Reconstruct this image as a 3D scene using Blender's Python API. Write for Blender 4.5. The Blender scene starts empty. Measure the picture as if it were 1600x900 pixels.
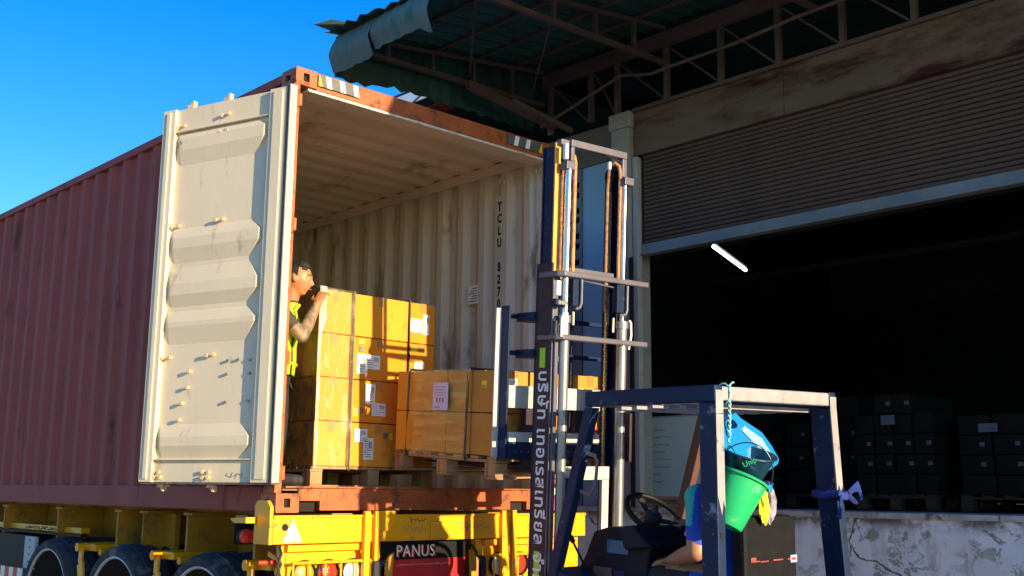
import bpy, bmesh, math, random
from mathutils import Vector, Matrix, Quaternion
random.seed(7)
S = bpy.context.scene
rad = math.radians

# ---------------------------------------------------------------- camera
def set_camera():
    yaw, pitch, roll = 0.752901906, 0.182375762, 0.0101694554
    cd = bpy.data.cameras.new('camera'); cam = bpy.data.objects.new('camera', cd)
    S.collection.objects.link(cam)
    cd.sensor_width = 36.0; cd.lens = 1718.27 / 1600 * 36.0
    cd.clip_start = 0.05; cd.clip_end = 3000
    d = Vector((math.sin(yaw)*math.cos(pitch), math.cos(yaw)*math.cos(pitch), math.sin(pitch)))
    r = Vector((math.cos(yaw), -math.sin(yaw), 0)); u = r.cross(d)
    r2 = math.cos(roll)*r + math.sin(roll)*u; u2 = -math.sin(roll)*r + math.cos(roll)*u
    M = Matrix((r2, u2, -d)).transposed().to_4x4(); M.translation = Vector((-3.6585, -6.0075, 1.3975))
    cam.matrix_world = M; S.camera = cam
set_camera()

# ---------------------------------------------------------------- sky, sun, exposure
SUN_EL, SUN_AZ = rad(11.5), rad(5.0)      # sun stands behind the camera, azimuth measured from -Y towards +X
sun_dir = Vector((math.sin(SUN_AZ)*math.cos(SUN_EL), -math.cos(SUN_AZ)*math.cos(SUN_EL), math.sin(SUN_EL)))
W = bpy.data.worlds.new("World"); S.world = W; W.use_nodes = True
nt = W.node_tree; nt.nodes.clear()
out = nt.nodes.new('ShaderNodeOutputWorld'); bg = nt.nodes.new('ShaderNodeBackground')
sky = nt.nodes.new('ShaderNodeTexSky'); sky.sky_type = 'NISHITA'; sky.sun_disc = False
sky.sun_elevation = SUN_EL; sky.sun_rotation = math.pi - SUN_AZ
sky.air_density = 1.0; sky.dust_density = 0.3; sky.ozone_density = 3.0
hs = nt.nodes.new('ShaderNodeHueSaturation'); hs.inputs['Saturation'].default_value = 1.38; hs.inputs['Hue'].default_value = .515
nt.links.new(sky.outputs[0], hs.inputs['Color']); nt.links.new(hs.outputs[0], bg.inputs['Color'])
bg.inputs['Strength'].default_value = 0.145
nt.links.new(bg.outputs[0], out.inputs[0])
sl = bpy.data.lights.new('sun', 'SUN'); sl.energy = 5.0; sl.angle = rad(0.5); sl.color = (1.0, 0.76, 0.47)
so = bpy.data.objects.new('sun', sl); S.collection.objects.link(so)
so.rotation_mode = 'QUATERNION'; so.rotation_quaternion = sun_dir.to_track_quat('Z', 'Y')
S.view_settings.view_transform = 'Standard'; S.view_settings.look = 'None'
S.view_settings.exposure = 1.1; S.view_settings.gamma = 1

# ---------------------------------------------------------------- materials
MATS = {}
def pm(name, col, rough=0.6, metal=0.0, var=0.12, scale=6.0, dirt=None, damt=0.0, dscale=3.0, bump=0.15, bscale=40.0,
       stretch=(1, 1, 1), coat=0.0, spec=0.5, fine=None):
    if name in MATS: return MATS[name]
    m = bpy.data.materials.new(name); m.use_nodes = True; n = m.node_tree.nodes; L = m.node_tree.links
    b = n['Principled BSDF']; tc = n.new('ShaderNodeTexCoord'); mp = n.new('ShaderNodeMapping')
    mp.inputs['Scale'].default_value = stretch; L.new(tc.outputs['Object'], mp.inputs['Vector'])
    no = n.new('ShaderNodeTexNoise'); no.inputs['Scale'].default_value = scale; no.inputs['Detail'].default_value = 8
    L.new(mp.outputs[0], no.inputs['Vector'])
    cr = n.new('ShaderNodeValToRGB'); cr.color_ramp.elements[0].position = .3; cr.color_ramp.elements[1].position = .7
    cr.color_ramp.elements[0].color = (*[c*(1-var) for c in col], 1); cr.color_ramp.elements[1].color = (*[min(1, c*(1+var)) for c in col], 1)
    L.new(no.outputs['Fac'], cr.inputs['Fac']); last = cr.outputs[0]
    if dirt:
        n2 = n.new('ShaderNodeTexNoise'); n2.inputs['Scale'].default_value = dscale; n2.inputs['Detail'].default_value = 12
        n2.inputs['Roughness'].default_value = .68; L.new(mp.outputs[0], n2.inputs['Vector'])
        c2 = n.new('ShaderNodeValToRGB'); c2.color_ramp.elements[0].position = .62 - .3*damt; c2.color_ramp.elements[1].position = .70 - .22*damt
        L.new(n2.outputs['Fac'], c2.inputs['Fac'])
        mx = n.new('ShaderNodeMix'); mx.data_type = 'RGBA'; L.new(c2.outputs[0], mx.inputs['Factor'])
        L.new(last, mx.inputs[6]); mx.inputs[7].default_value = (*dirt, 1); last = mx.outputs[2]
        r2 = n.new('ShaderNodeMapRange'); r2.inputs[3].default_value = rough; r2.inputs[4].default_value = min(1, rough+.35)
        L.new(c2.outputs[0], r2.inputs[0]); L.new(r2.outputs[0], b.inputs['Roughness'])
    else: b.inputs['Roughness'].default_value = rough
    L.new(last, b.inputs['Base Color']); b.inputs['Metallic'].default_value = metal
    b.inputs['Specular IOR Level'].default_value = spec
    if coat: b.inputs['Coat Weight'].default_value = coat; b.inputs['Coat Roughness'].default_value = .1 if coat != .8 else .42; b.inputs['Coat IOR'].default_value = 1.5 if coat != .8 else 1.9
    if bump:
        n3 = n.new('ShaderNodeTexNoise'); n3.inputs['Scale'].default_value = bscale; n3.inputs['Detail'].default_value = 6
        L.new(mp.outputs[0], n3.inputs['Vector'])
        bp = n.new('ShaderNodeBump'); bp.inputs['Strength'].default_value = bump; bp.inputs['Distance'].default_value = .01
        L.new(n3.outputs['Fac'], bp.inputs['Height']); L.new(bp.outputs[0], b.inputs['Normal'])
    MATS[name] = m; return m
M = dict(
 concrete = pm('yard_concrete', (.27, .25, .22), .85, var=.25, scale=1.2, dirt=(.16, .14, .12), damt=.3, dscale=.8, bump=.4),
 cont_out = pm('container_paint_outside', (.33, .080, .062), .7, spec=.2, var=.12, scale=3, dirt=(.13, .05, .045), damt=.12, dscale=5, stretch=(1, 1, .25), bump=.08),
 cont_orange = pm('container_rusty_orange', (.36, .088, .020), .5, var=.18, scale=6, dirt=(.14, .05, .025), damt=.35, dscale=9, bump=.3),
 cont_in = pm('container_inner_paint', (.58, .55, .45), .6, var=.10, scale=2, dirt=(.30, .26, .18), damt=.20, dscale=4, stretch=(1, 1, .35), bump=.12),
 cont_roof = pm('container_roof_inside', (.64, .57, .43), .7, var=.10, scale=2, dirt=(.40, .32, .21), damt=.20, dscale=2.5, stretch=(1, .5, 1), bump=.15),
 door_paint = pm('door_cream_paint', (.66, .58, .41), .5, var=.05, scale=3, dirt=(.50, .42, .29), damt=.05, dscale=7, stretch=(1, 1, .4), bump=.1),
 plywood = pm('container_floor_plywood', (.20, .12, .06), .7, var=.3, scale=5, dirt=(.07, .05, .03), damt=.4, bump=.3),
 rubber = pm('black_rubber', (.02, .02, .022), .75, var=.3, bump=.2),
 gasket = pm('gasket_rubber', (.10, .085, .06), .7, var=.4, scale=20, bump=.2),
 void = pm('dark_cavity', (.012, .010, .009), .95, bump=0),
 gold = pm('bolt_metal', (.72, .52, .25), .4, var=.25, scale=30, bump=.1),
 cam = pm('cam_hook_metal', (.62, .42, .28), .5, var=.3, scale=30, bump=.1),
 yellow = pm('trailer_yellow_paint', (.85, .37, .002), .38, var=.08, scale=4, dirt=(.36, .20, .02), damt=.10, dscale=8, bump=.06, coat=.2),
 yellow_dk = pm('trailer_shaded_dirty_yellow', (.42, .21, .012), .6, var=.15, scale=4, dirt=(.20, .12, .03), damt=.35, dscale=5, bump=.1),  # darker copy of the yellow for parts in shade, with dirt
 white = pm('white_reflective', (.85, .83, .72), .3, var=.06, bump=0),
 black = pm('black_paint', (.012, .012, .014), .55, spec=.12, var=.2, bump=.05),
 grey_band = pm('grey_band', (.10, .10, .09), .5, var=.2, bump=.05),
 yellow_tri = pm('yellow_film', (.85, .62, .03), .35, var=.08, bump=0),
 redlens = pm('red_lens', (.75, .04, .02), .15, var=.1, coat=.6, bump=.3, bscale=120),
 amberlens = pm('amber_lens', (.80, .30, .02), .15, var=.1, coat=.6, bump=.3, bscale=120),
 clearlens = pm('clear_lens', (.80, .76, .66), .12, var=.1, coat=.6, bump=.4, bscale=120),
 boardred = pm('board_red', (.55, .02, .02), .4, var=.08, bump=0),
 tyre = pm('tyre_rubber', (.040, .045, .055), .8, spec=.2, var=.25, scale=8, dirt=(.16, .14, .12), damt=.25, dscale=6, bump=.25),
 rim = pm('wheel_steel', (.09, .12, .16), .45, metal=.3, var=.3, bump=.1),
 whiteline = pm('tyre_white_line', (.55, .53, .48), .6, var=.2, bump=0),
 navy = pm('forklift_navy_paint', (.008, .021, .062), .5, var=.2, scale=5, dirt=(.16, .19, .25), damt=.03, dscale=14, bump=.1, spec=.15),
 guardgrey = pm('worn_navy_paint', (.009, .023, .066), .5, var=.25, scale=7, dirt=(.26, .29, .36), damt=.08, dscale=9, bump=.15, spec=.18),
 mastgrey = pm('mast_steel_paint', (.105, .105, .135), .42, metal=.1, var=.15, scale=8, dirt=(.07, .08, .10), damt=.15, dscale=12, bump=.1),
 mastdark = pm('mast_dark_paint', (.040, .028, .038), .5, spec=.2, var=.2, scale=6, bump=.08),
 chrome = pm('cylinder_chrome', (.60, .60, .60), .2, metal=1, var=.08, bump=.03),
 steel = pm('cylinder_steel', (.34, .35, .36), .33, metal=.7, var=.12, bump=.06),
 sunlitline = pm('mast_rail_sunlit_orange', (.78, .38, .06), .4, var=.15, bump=.05),  # sunlit rear flange put in as orange colour
 hose = pm('rusty_hose', (.42, .22, .10), .7, var=.4, scale=30, bump=.5, bscale=90),
 chainm = pm('chain_links', (.70, .55, .20), .35, metal=.6, var=.3, scale=60, bump=.3),
 lime = pm('lime_tape', (.36, .72, .03), .5, var=.05, bump=0),
 lettering = pm('white_lettering', (.80, .80, .82), .5, var=.04, bump=0),
 letblack = pm('black_lettering', (.02, .02, .02), .6, bump=0),
 letred = pm('red_lettering', (.75, .05, .02), .5, bump=0),
 letgrey = pm('grey_writing', (.22, .20, .17), .7, bump=0),
 plastic = pm('dashboard_plastic', (.006, .010, .020), .55, var=.25, scale=8, bump=.1, spec=.15),
 screen = pm('dash_panel_blue', (.04, .10, .20), .15, var=.2, bump=0, coat=.5),
 vinyl = pm('seat_vinyl', (.007, .008, .010), .6, spec=.12, var=.25, scale=12, bump=.3, bscale=120),
 redtrim = pm('red_worn_trim', (.45, .05, .04), .6, var=.3, bump=.1),
 brownpost = pm('brown_guard_post', (.12, .055, .04), .5, var=.2, bump=.1),
 card = pm('cardboard_golden', (.66, .235, .014), .8, spec=.25, var=.07, scale=3, bump=.08, bscale=60),
 cardb = pm('cardboard_deep', (.56, .185, .012), .8, spec=.25, var=.10, scale=2.5, dirt=(.42, .17, .03), damt=.12, dscale=5, bump=.1, bscale=60),
 cardc = pm('cardboard_light', (.70, .275, .025), .8, spec=.25, var=.10, scale=2.5, dirt=(.48, .20, .03), damt=.12, dscale=5, bump=.1, bscale=60),
 card2 = pm('cardboard_brown', (.50, .23, .045), .8, spec=.25, var=.08, scale=3, bump=.08, bscale=60),
 carddark = pm('cardboard_store_shade', (.020, .017, .015), .85, spec=.05, var=.2, scale=3, bump=.1),  # cardboard darkened to stand for the unlit store
 tape = pm('parcel_tape', (.40, .20, .06), .25, var=.1, bump=.1, coat=.5),
 strap = pm('black_strap', (.02, .018, .03), .4, var=.2, bump=.05),
 paper = pm('label_paper', (.78, .77, .74), .6, var=.03, bump=0),
 paperblue = pm('lilac_paper', (.50, .48, .75), .6, var=.03, bump=0),
 paperdull = pm('shaded_label_paper', (.12, .14, .16), .7, var=.1, bump=0),  # label paper darkened as if in shade
 ylabel = pm('yellow_sticker', (.75, .62, .04), .5, var=.1, bump=0),
 glabel = pm('printed_grey', (.16, .15, .16), .6, var=.3, scale=60, bump=0),
 wood = pm('pallet_wood', (.34, .20, .09), .8, var=.25, scale=5, stretch=(1, 8, 1), dirt=(.14, .08, .04), damt=.25, bump=.35),
 wooddark = pm('pallet_wood_store_shade', (.06, .038, .02), .85, var=.25, scale=5, bump=.3),  # pallet wood darkened to stand for the unlit store
 facade = pm('facade_plaster', (.14, .115, .09), .85, var=.12, scale=2, dirt=(.13, .07, .045), damt=.22, dscale=1.5, stretch=(1, .35, 1.6), bump=.2),
 pillarm = pm('pillar_plaster', (.34, .33, .29), .85, var=.12, scale=3, dirt=(.24, .22, .19), damt=.15, dscale=2.5, bump=.2),
 bluewall = pm('blue_grey_sheet', (.24, .40, .52), .55, var=.06, scale=.8, bump=.03),
 sunlit_scraped = pm('sunlit_scraped_paint', (.27, .265, .29), .5, var=.2, scale=9, dirt=(.07, .09, .15), damt=.14, dscale=10, bump=.15, spec=.7),  # pale copy of the guard paint: sunlight put into colour, some wear
 louvre = pm('louvre_sheet', (.16, .17, .18), .7, bump=.05),
 rustbeam = pm('rust_stained_plaster', (.155, .112, .080), .85, var=.15, scale=2, dirt=(.050, .014, .010), damt=.42, dscale=1.1, stretch=(1, .55, 2.2), bump=.2),
 wheelgrip = pm('steering_rubber', (.006, .006, .007), .6, bump=.05, spec=.3),
 camo = pm('camouflage_trousers', (.055, .060, .030), .9, var=.3, scale=9, dirt=(.020, .018, .010), damt=.5, dscale=9, bump=.3),
 greyedge = pm('light_sheet_edge', (.42, .43, .42), .6, var=.1, bump=.05),
 dock = pm('dock_peeling_paint', (.80, .81, .83), .8, var=.07, scale=2.5, dirt=(.40, .37, .30), damt=.22, dscale=3.6, bump=.5, bscale=14),
 dockedge = pm('dock_edge_concrete', (.46, .46, .44), .85, var=.25, scale=6, dirt=(.16, .14, .12), damt=.3, dscale=5, bump=.5),
 shutter = pm('shutter_slat_paint', (.105, .070, .050), .6, var=.14, scale=1.6, dirt=(.13, .085, .06), damt=.2, dscale=1.2, bump=.06),
 shutterbar = pm('shutter_bottom_bar', (.19, .23, .24), .5, var=.2, scale=2.5, dirt=(.22, .25, .24), damt=.25, dscale=3, bump=.1),
 store = pm('store_shade_wall', (.045, .047, .05), .9, spec=.1, var=.2, scale=2, bump=.05),  # dark base colour stands for the unlit interior
 greenroof = pm('green_sheet_roof', (.02, .09, .075), .55, var=.2, scale=2, dirt=(.02, .05, .045), damt=.3, bump=.05),
 fascia = pm('weathered_green_fascia', (.12, .185, .16), .7, var=.25, scale=3, dirt=(.04, .15, .12), damt=.45, dscale=3, stretch=(1, 1, .4), bump=.15),
 trussm = pm('truss_steel_paint', (.11, .09, .075), .7, var=.2, scale=4, dirt=(.15, .08, .05), damt=.3, bump=.15),
 whiteboard = pm('whiteboard_face', (.88, .86, .72), .35, var=.05, scale=2, bump=.02),
 plank = pm('timber_plank', (.30, .19, .11), .8, var=.25, scale=4, stretch=(6, 1, 1), bump=.3),
 skin = pm('skin', (.42, .175, .075), .5, var=.05, scale=10, bump=.05),
 skin2 = pm('driver_skin', (.36, .18, .10), .5, var=.06, scale=10, bump=.05),
 hair = pm('black_hair', (.012, .010, .009), .5, var=.3, scale=60, bump=.8, bscale=160),
 shirt = pm('dark_olive_shirt', (.045, .042, .030), .85, var=.3, scale=9, bump=.3),
 hivis = pm('lime_hi_vis_fabric', (.62, .88, .02), .6, var=.06, bump=.2),
 trousers = pm('dark_trousers', (.018, .018, .022), .85, var=.3, bump=.3),
 blueshirt = pm('bright_blue_shirt', (.012, .065, .48), .75, var=.12, bump=.25),
 tealtrim = pm('teal_shirt_trim', (.02, .42, .36), .7, bump=.1),
 eye = pm('eye_white', (.65, .6, .55), .2, bump=0), lip = pm('lip', (.42, .15, .10), .5, bump=0),
 bucketgreen = pm('green_bucket_plastic', (.015, .42, .15), .38, var=.10, scale=4, dirt=(.10, .45, .24), damt=.12, dscale=9, bump=.05),
 tubpale = pm('pale_blue_plastic', (.22, .52, .80), .25, var=.15, scale=5, bump=.08, coat=.3),
 tubblue = pm('blue_jug_plastic', (.008, .20, .52), .25, var=.12, scale=4, bump=.08, coat=.3),
 tubnavy = pm('navy_pail_plastic', (.006, .045, .085), .3, var=.2, bump=.05, coat=.2),
 wire = pm('handle_wire', (.02, .02, .02), .4, bump=0),
 rope = pm('aqua_nylon_rope', (.30, .70, .68), .7, var=.2, scale=40, bump=.5, bscale=120),
 clothblue = pm('blue_rag', (.008, .030, .20), .85, var=.3, scale=14, bump=.4),
 clothyellow = pm('yellow_rag', (.80, .62, .02), .8, var=.1, bump=.3),
 clothgrey = pm('grey_striped_rag', (.28, .25, .34), .85, var=.5, scale=22, bump=.4),
 clothorange = pm('orange_rag', (.75, .20, .05), .8, var=.15, bump=.3),
)
def film(name, alpha, tint=(1, 1, 1), stretch=(1, 1, 1), bs=6.0, bstr=1.0, lo=.4, hi=.75):
    m = bpy.data.materials.new(name); m.use_nodes = True; n = m.node_tree.nodes; L = m.node_tree.links
    b = n['Principled BSDF']; b.inputs['Base Color'].default_value = (*tint, 1); b.inputs['Roughness'].default_value = .16
    tc = n.new('ShaderNodeTexCoord'); mp = n.new('ShaderNodeMapping'); mp.inputs['Scale'].default_value = stretch
    L.new(tc.outputs['Object'], mp.inputs['Vector'])
    no = n.new('ShaderNodeTexNoise'); no.inputs['Scale'].default_value = bs; no.inputs['Detail'].default_value = 5; L.new(mp.outputs[0], no.inputs['Vector'])
    bp = n.new('ShaderNodeBump'); bp.inputs['Strength'].default_value = bstr; bp.inputs['Distance'].default_value = .04
    L.new(no.outputs['Fac'], bp.inputs['Height']); L.new(bp.outputs[0], b.inputs['Normal'])
    tr = n.new('ShaderNodeBsdfTransparent'); mx = n.new('ShaderNodeMixShader')
    cr = n.new('ShaderNodeMapRange'); cr.inputs[1].default_value = lo; cr.inputs[2].default_value = hi
    cr.inputs[3].default_value = alpha*.5; cr.inputs[4].default_value = min(1, alpha*2.2); L.new(no.outputs['Fac'], cr.inputs[0])
    L.new(cr.outputs[0], mx.inputs[0]); L.new(tr.outputs[0], mx.inputs[1]); L.new(b.outputs[0], mx.inputs[2])
    L.new(mx.outputs[0], n['Material Output'].inputs[0]); MATS[name] = m; return m
def peel():
    m = bpy.data.materials.new('peeling_whitewash'); m.use_nodes = True; n = m.node_tree.nodes; L = m.node_tree.links; b = n['Principled BSDF']
    tc = n.new('ShaderNodeTexCoord')
    def noise_(sc, det=10, rough=.6, st=(1, 1, 1), dist=0):
        mp = n.new('ShaderNodeMapping'); mp.inputs['Scale'].default_value = st; L.new(tc.outputs['Object'], mp.inputs[0])
        q = n.new('ShaderNodeTexNoise'); q.inputs['Scale'].default_value = sc; q.inputs['Detail'].default_value = det; q.inputs['Roughness'].default_value = rough
        q.inputs['Distortion'].default_value = dist; L.new(mp.outputs[0], q.inputs[0]); return q.outputs['Fac']
    def ramp(src, a, bb):
        r = n.new('ShaderNodeMapRange'); r.inputs[1].default_value = a; r.inputs[2].default_value = bb; L.new(src, r.inputs[0]); return r.outputs[0]
    def mix(f, a, c):
        x = n.new('ShaderNodeMix'); x.data_type = 'RGBA'; L.new(f, x.inputs['Factor'])
        for i, v in ((6, a), (7, c)):
            if isinstance(v, tuple): x.inputs[i].default_value = (*v, 1)
            else: L.new(v, x.inputs[i])
        return x.outputs[2]
    base = mix(ramp(noise_(1.3), .35, .65), (.78, .80, .83), (.88, .89, .90))
    base = mix(ramp(noise_(2.2, 8, .6, (1, 2.5, .25)), .55, .75), base, (.52, .50, .46))       # rain streaks
    chips = ramp(noise_(7, 14, .72, (1, 1, 1.3), .6), .555, .575); big = ramp(noise_(1.6, 12, .7), .57, .60)
    mul = n.new('ShaderNodeMath'); mul.operation = 'MULTIPLY'; L.new(chips, mul.inputs[0]); L.new(ramp(noise_(1.1, 4), .42, .58), mul.inputs[1])
    mx = n.new('ShaderNodeMath'); mx.operation = 'MAXIMUM'; L.new(mul.outputs[0], mx.inputs[0]); L.new(big, mx.inputs[1])
    base = mix(mx.outputs[0], base, mix(ramp(noise_(9), .3, .7), (.30, .28, .22), (.46, .43, .36)))
    # weathered band along the top edge
    sp = n.new('ShaderNodeSeparateXYZ'); L.new(tc.outputs['Object'], sp.inputs[0])
    band = ramp(sp.outputs[2], 1.10, 1.19); bn = n.new('ShaderNodeMath'); bn.operation = 'MULTIPLY'; L.new(band, bn.inputs[0]); L.new(ramp(noise_(4, 12, .7), .42, .56), bn.inputs[1])
    base = mix(bn.outputs[0], base, (.20, .185, .15))
    vo = n.new('ShaderNodeTexVoronoi'); vo.feature = 'DISTANCE_TO_EDGE'; vo.inputs['Scale'].default_value = .9
    ad = n.new('ShaderNodeVectorMath'); ad.operation = 'ADD'; L.new(tc.outputs['Object'], ad.inputs[0]); q = n.new('ShaderNodeTexNoise'); q.inputs['Scale'].default_value = 3; q.inputs['Detail'].default_value = 6
    L.new(tc.outputs['Object'], q.inputs[0]); sc_ = n.new('ShaderNodeVectorMath'); sc_.operation = 'SCALE'; sc_.inputs['Scale'].default_value = .35; L.new(q.outputs['Color'], sc_.inputs[0]); L.new(sc_.outputs[0], ad.inputs[1]); L.new(ad.outputs[0], vo.inputs['Vector'])
    base = mix(ramp(vo.outputs['Distance'], .010, .004), base, (.12, .11, .09))
    L.new(base, b.inputs['Base Color']); b.inputs['Roughness'].default_value = .85
    bp = n.new('ShaderNodeBump'); bp.inputs['Strength'].default_value = .6; bp.inputs['Distance'].default_value = .02; bp.invert = True; L.new(mx.outputs[0], bp.inputs['Height'])
    L.new(bp.outputs[0], b.inputs['Normal']); return m
M['dock'] = peel()
M['film'] = film('clear_stretch_film', .16, (.95, .80, .52), (1.2, 1.2, .7), 9, 1.0, .54, .78)  # pale patches in colour and opacity stand for glints on the film
M['filmy'] = film('yellow_streaked_film', .26, (.80, .70, .26), (1.0, .6, 5), 5, 1.0, .35, .85)
M['filmshade'] = film('shade_olive_film', .75, (.060, .052, .028), (2, 2, 1.2), 7, 1.0)  # shade on the stack's left side put into the film colour
M['filmhighlight'] = film('white_highlight_film', .55, (.95, .90, .80), (2, 2, .5), 14, 1.0)  # white film colour stands for the highlight on the stack corner
def emis(name, col, st):
    m = bpy.data.materials.new(name); m.use_nodes = True; n = m.node_tree.nodes
    b = n['Principled BSDF']; b.inputs['Emission Color'].default_value = (*col, 1); b.inputs['Emission Strength'].default_value = st
    return m
M['tube'] = emis('lit_tube', (.85, .95, 1), 5.0)
def translucent(name, col):
    m = bpy.data.materials.new(name); m.use_nodes = True; n = m.node_tree.nodes; L = m.node_tree.links
    t = n.new('ShaderNodeBsdfTranslucent'); t.inputs[0].default_value = (*col, 1); d = n.new('ShaderNodeBsdfTransparent')
    d.inputs[0].default_value = (.7, .8, .85, 1)
    x = n.new('ShaderNodeMixShader'); x.inputs[0].default_value = .6; L.new(d.outputs[0], x.inputs[1]); L.new(t.outputs[0], x.inputs[2])
    L.new(x.outputs[0], n['Material Output'].inputs[0]); return m
M['skylight'] = translucent('translucent_roof_sheet', (.75, .80, .80))

# ---------------------------------------------------------------- helpers
COL = S.collection
class G:
    """collects geometry, then links it as one mesh object"""
    def __init__(s, T=None): s.v = []; s.f = []; s.T = T; s.mi = []; s.mats = []; s.cur = 0
    def mat(s, m):
        if m not in s.mats: s.mats.append(m)
        s.cur = s.mats.index(m); return s
    def add(s, vs, fs):
        o = len(s.v)
        for p in vs:
            p = Vector(p); s.v.append(s.T @ p if s.T else p)
        for f in fs: s.f.append([i+o for i in f]); s.mi.append(s.cur)
        return s
    def box(s, x0, x1, y0, y1, z0, z1, T=None):
        vs = [Vector((x, y, z)) for z in (z0, z1) for y in (y0, y1) for x in (x0, x1)]
        if T: vs = [T @ v for v in vs]
        return s.add(vs, [(0, 2, 3, 1), (4, 5, 7, 6), (0, 1, 5, 4), (2, 6, 7, 3), (0, 4, 6, 2), (1, 3, 7, 5)])
    def cyl(s, a, b, r, n=12, r2=None, cap=True):
        a, b = Vector(a), Vector(b); r2 = r if r2 is None else r2
        d = (b-a).normalized(); u = d.orthogonal().normalized(); w = d.cross(u)
        vs = []
        for p, q in ((a, r), (b, r2)):
            vs += [p + (u*math.cos(2*math.pi*i/n) + w*math.sin(2*math.pi*i/n))*q for i in range(n)]
        fs = [(i, (i+1) % n, n+(i+1) % n, n+i) for i in range(n)]
        if cap: fs += [tuple(range(n-1, -1, -1)), tuple(range(n, 2*n))]
        return s.add(vs, fs)
    def tube(s, pts, r, n=8, closed=False, flat=None):
        pts = [Vector(p) for p in pts]; k = len(pts); vs = []; fs = []; prev = None
        for i, p in enumerate(pts):
            if closed: t = (pts[(i+1) % k]-pts[i-1]).normalized()
            else: t = (pts[min(i+1, k-1)]-pts[max(i-1, 0)]).normalized()
            if prev is None: u = t.orthogonal().normalized()
            else: u = (prev - t*prev.dot(t)).normalized()
            prev = u; w = t.cross(u); rr = r[i] if isinstance(r, (list, tuple)) else r
            vs += [p + (u*math.cos(2*math.pi*j/n)+w*math.sin(2*math.pi*j/n)*(flat or 1))*rr for j in range(n)]
        for i in range(k if closed else k-1):
            a, b = i*n, ((i+1) % k)*n
            fs += [(a+j, a+(j+1) % n, b+(j+1) % n, b+j) for j in range(n)]
        if not closed: fs += [tuple(range(n-1, -1, -1)), tuple(range((k-1)*n, k*n))]
        return s.add(vs, fs)
    def beam(s, a, b, w, h, up=(0, 0, 1)):
        """box section bar from a to b"""
        a, b = Vector(a), Vector(b); d = (b-a).normalized(); u = Vector(up)
        sd = d.cross(u); sd = sd.normalized() if sd.length > 1e-6 else d.orthogonal().normalized(); u = sd.cross(d)
        vs = [p + sd*i*w/2 + u*j*h/2 for p in (a, b) for i, j in ((-1, -1), (1, -1), (1, 1), (-1, 1))]
        return s.add(vs, [(3, 2, 1, 0), (4, 5, 6, 7), (0, 1, 5, 4), (1, 2, 6, 5), (2, 3, 7, 6), (3, 0, 4, 7)])
    def prism(s, poly, o, ax, ay, an, depth):
        """polygon (list of 2d) in plane (ax, ay) at o, extruded along an by depth"""
        o, ax, ay, an = Vector(o), Vector(ax), Vector(ay), Vector(an); n = len(poly)
        vs = [o+ax*x+ay*y for x, y in poly]; vs += [v+an*depth for v in vs]
        return s.add(vs, [tuple(range(n-1, -1, -1)), tuple(range(n, 2*n))]+[(i, (i+1) % n, n+(i+1) % n, n+i) for i in range(n)])
    def ring(s, outer, inner, o, ax, ay, an, depth):
        """plate with a hole: outer/inner polygons with the same count"""
        o, ax, ay, an = Vector(o), Vector(ax), Vector(ay), Vector(an); n = len(outer)
        A = [o+ax*x+ay*y for x, y in outer]; B = [o+ax*x+ay*y for x, y in inner]
        vs = A+B+[v+an*depth for v in A]+[v+an*depth for v in B]; fs = []
        for i in range(n):
            j = (i+1) % n
            fs += [(i, n+i, n+j, j), (2*n+i, 2*n+j, 3*n+j, 3*n+i), (i, j, 2*n+j, 2*n+i), (n+i, 3*n+i, 3*n+j, n+j)]
        return s.add(vs, fs)
    def lathe(s, prof, o, ax, n=32):
        o, d = Vector(o), Vector(ax).normalized(); u = d.orthogonal().normalized(); w = d.cross(u); vs = []; k = len(prof)
        for r, h in prof: vs += [o + d*h + (u*math.cos(2*math.pi*i/n)+w*math.sin(2*math.pi*i/n))*r for i in range(n)]
        return s.add(vs, [(a*n+i, a*n+(i+1) % n, (a+1)*n+(i+1) % n, (a+1)*n+i) for a in range(k-1) for i in range(n)])
    def build(s, name, mat=None, parent=None, bevel=0, smooth=False, kind=None):
        me = bpy.data.meshes.new(name); me.from_pydata([tuple(v) for v in s.v], [], s.f)
        ms = s.mats if s.mats else [mat]
        for m in ms: me.materials.append(M[m] if isinstance(m, str) else m)
        if s.mats:
            for p, i in zip(me.polygons, s.mi): p.material_index = i
        bm = bmesh.new(); bm.from_mesh(me); bmesh.ops.recalc_face_normals(bm, faces=bm.faces); bm.to_mesh(me); bm.free()
        if smooth:
            for p in me.polygons: p.use_smooth = True
            me.set_sharp_from_angle(angle=rad(38))
        o = bpy.data.objects.new(name, me); COL.objects.link(o)
        if parent: o.parent = parent
        if bevel:
            b = o.modifiers.new('bevel', 'BEVEL'); b.width = bevel; b.segments = 2; b.limit_method = 'ANGLE'; b.angle_limit = rad(40)
            b.harden_normals = False
        if kind: o['kind'] = kind
        return o
def tag(o, label, cat, group=None):
    o['label'] = label; o['category'] = cat
    if group: o['group'] = group
    return o
def thing(name, label, cat, loc=(0, 0, 0), rotz=0, group=None):
    o = bpy.data.objects.new(name, None); COL.objects.link(o); o.location = loc; o.rotation_euler = (0, 0, rotz)
    o.empty_display_size = .1
    return tag(o, label, cat, group)
def at_origin(name, label, cat, base, group=None):
    """an Empty at the thing's base; parts are written in world coordinates and shifted"""
    o = thing(name, label, cat, base, 0, group)
    return o
def rebase(root):
    """children built in world coordinates: move them so that they stay put under the moved empty"""
    for c in root.children:
        c.location = Vector(c.location) - Vector(root.location)
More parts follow.
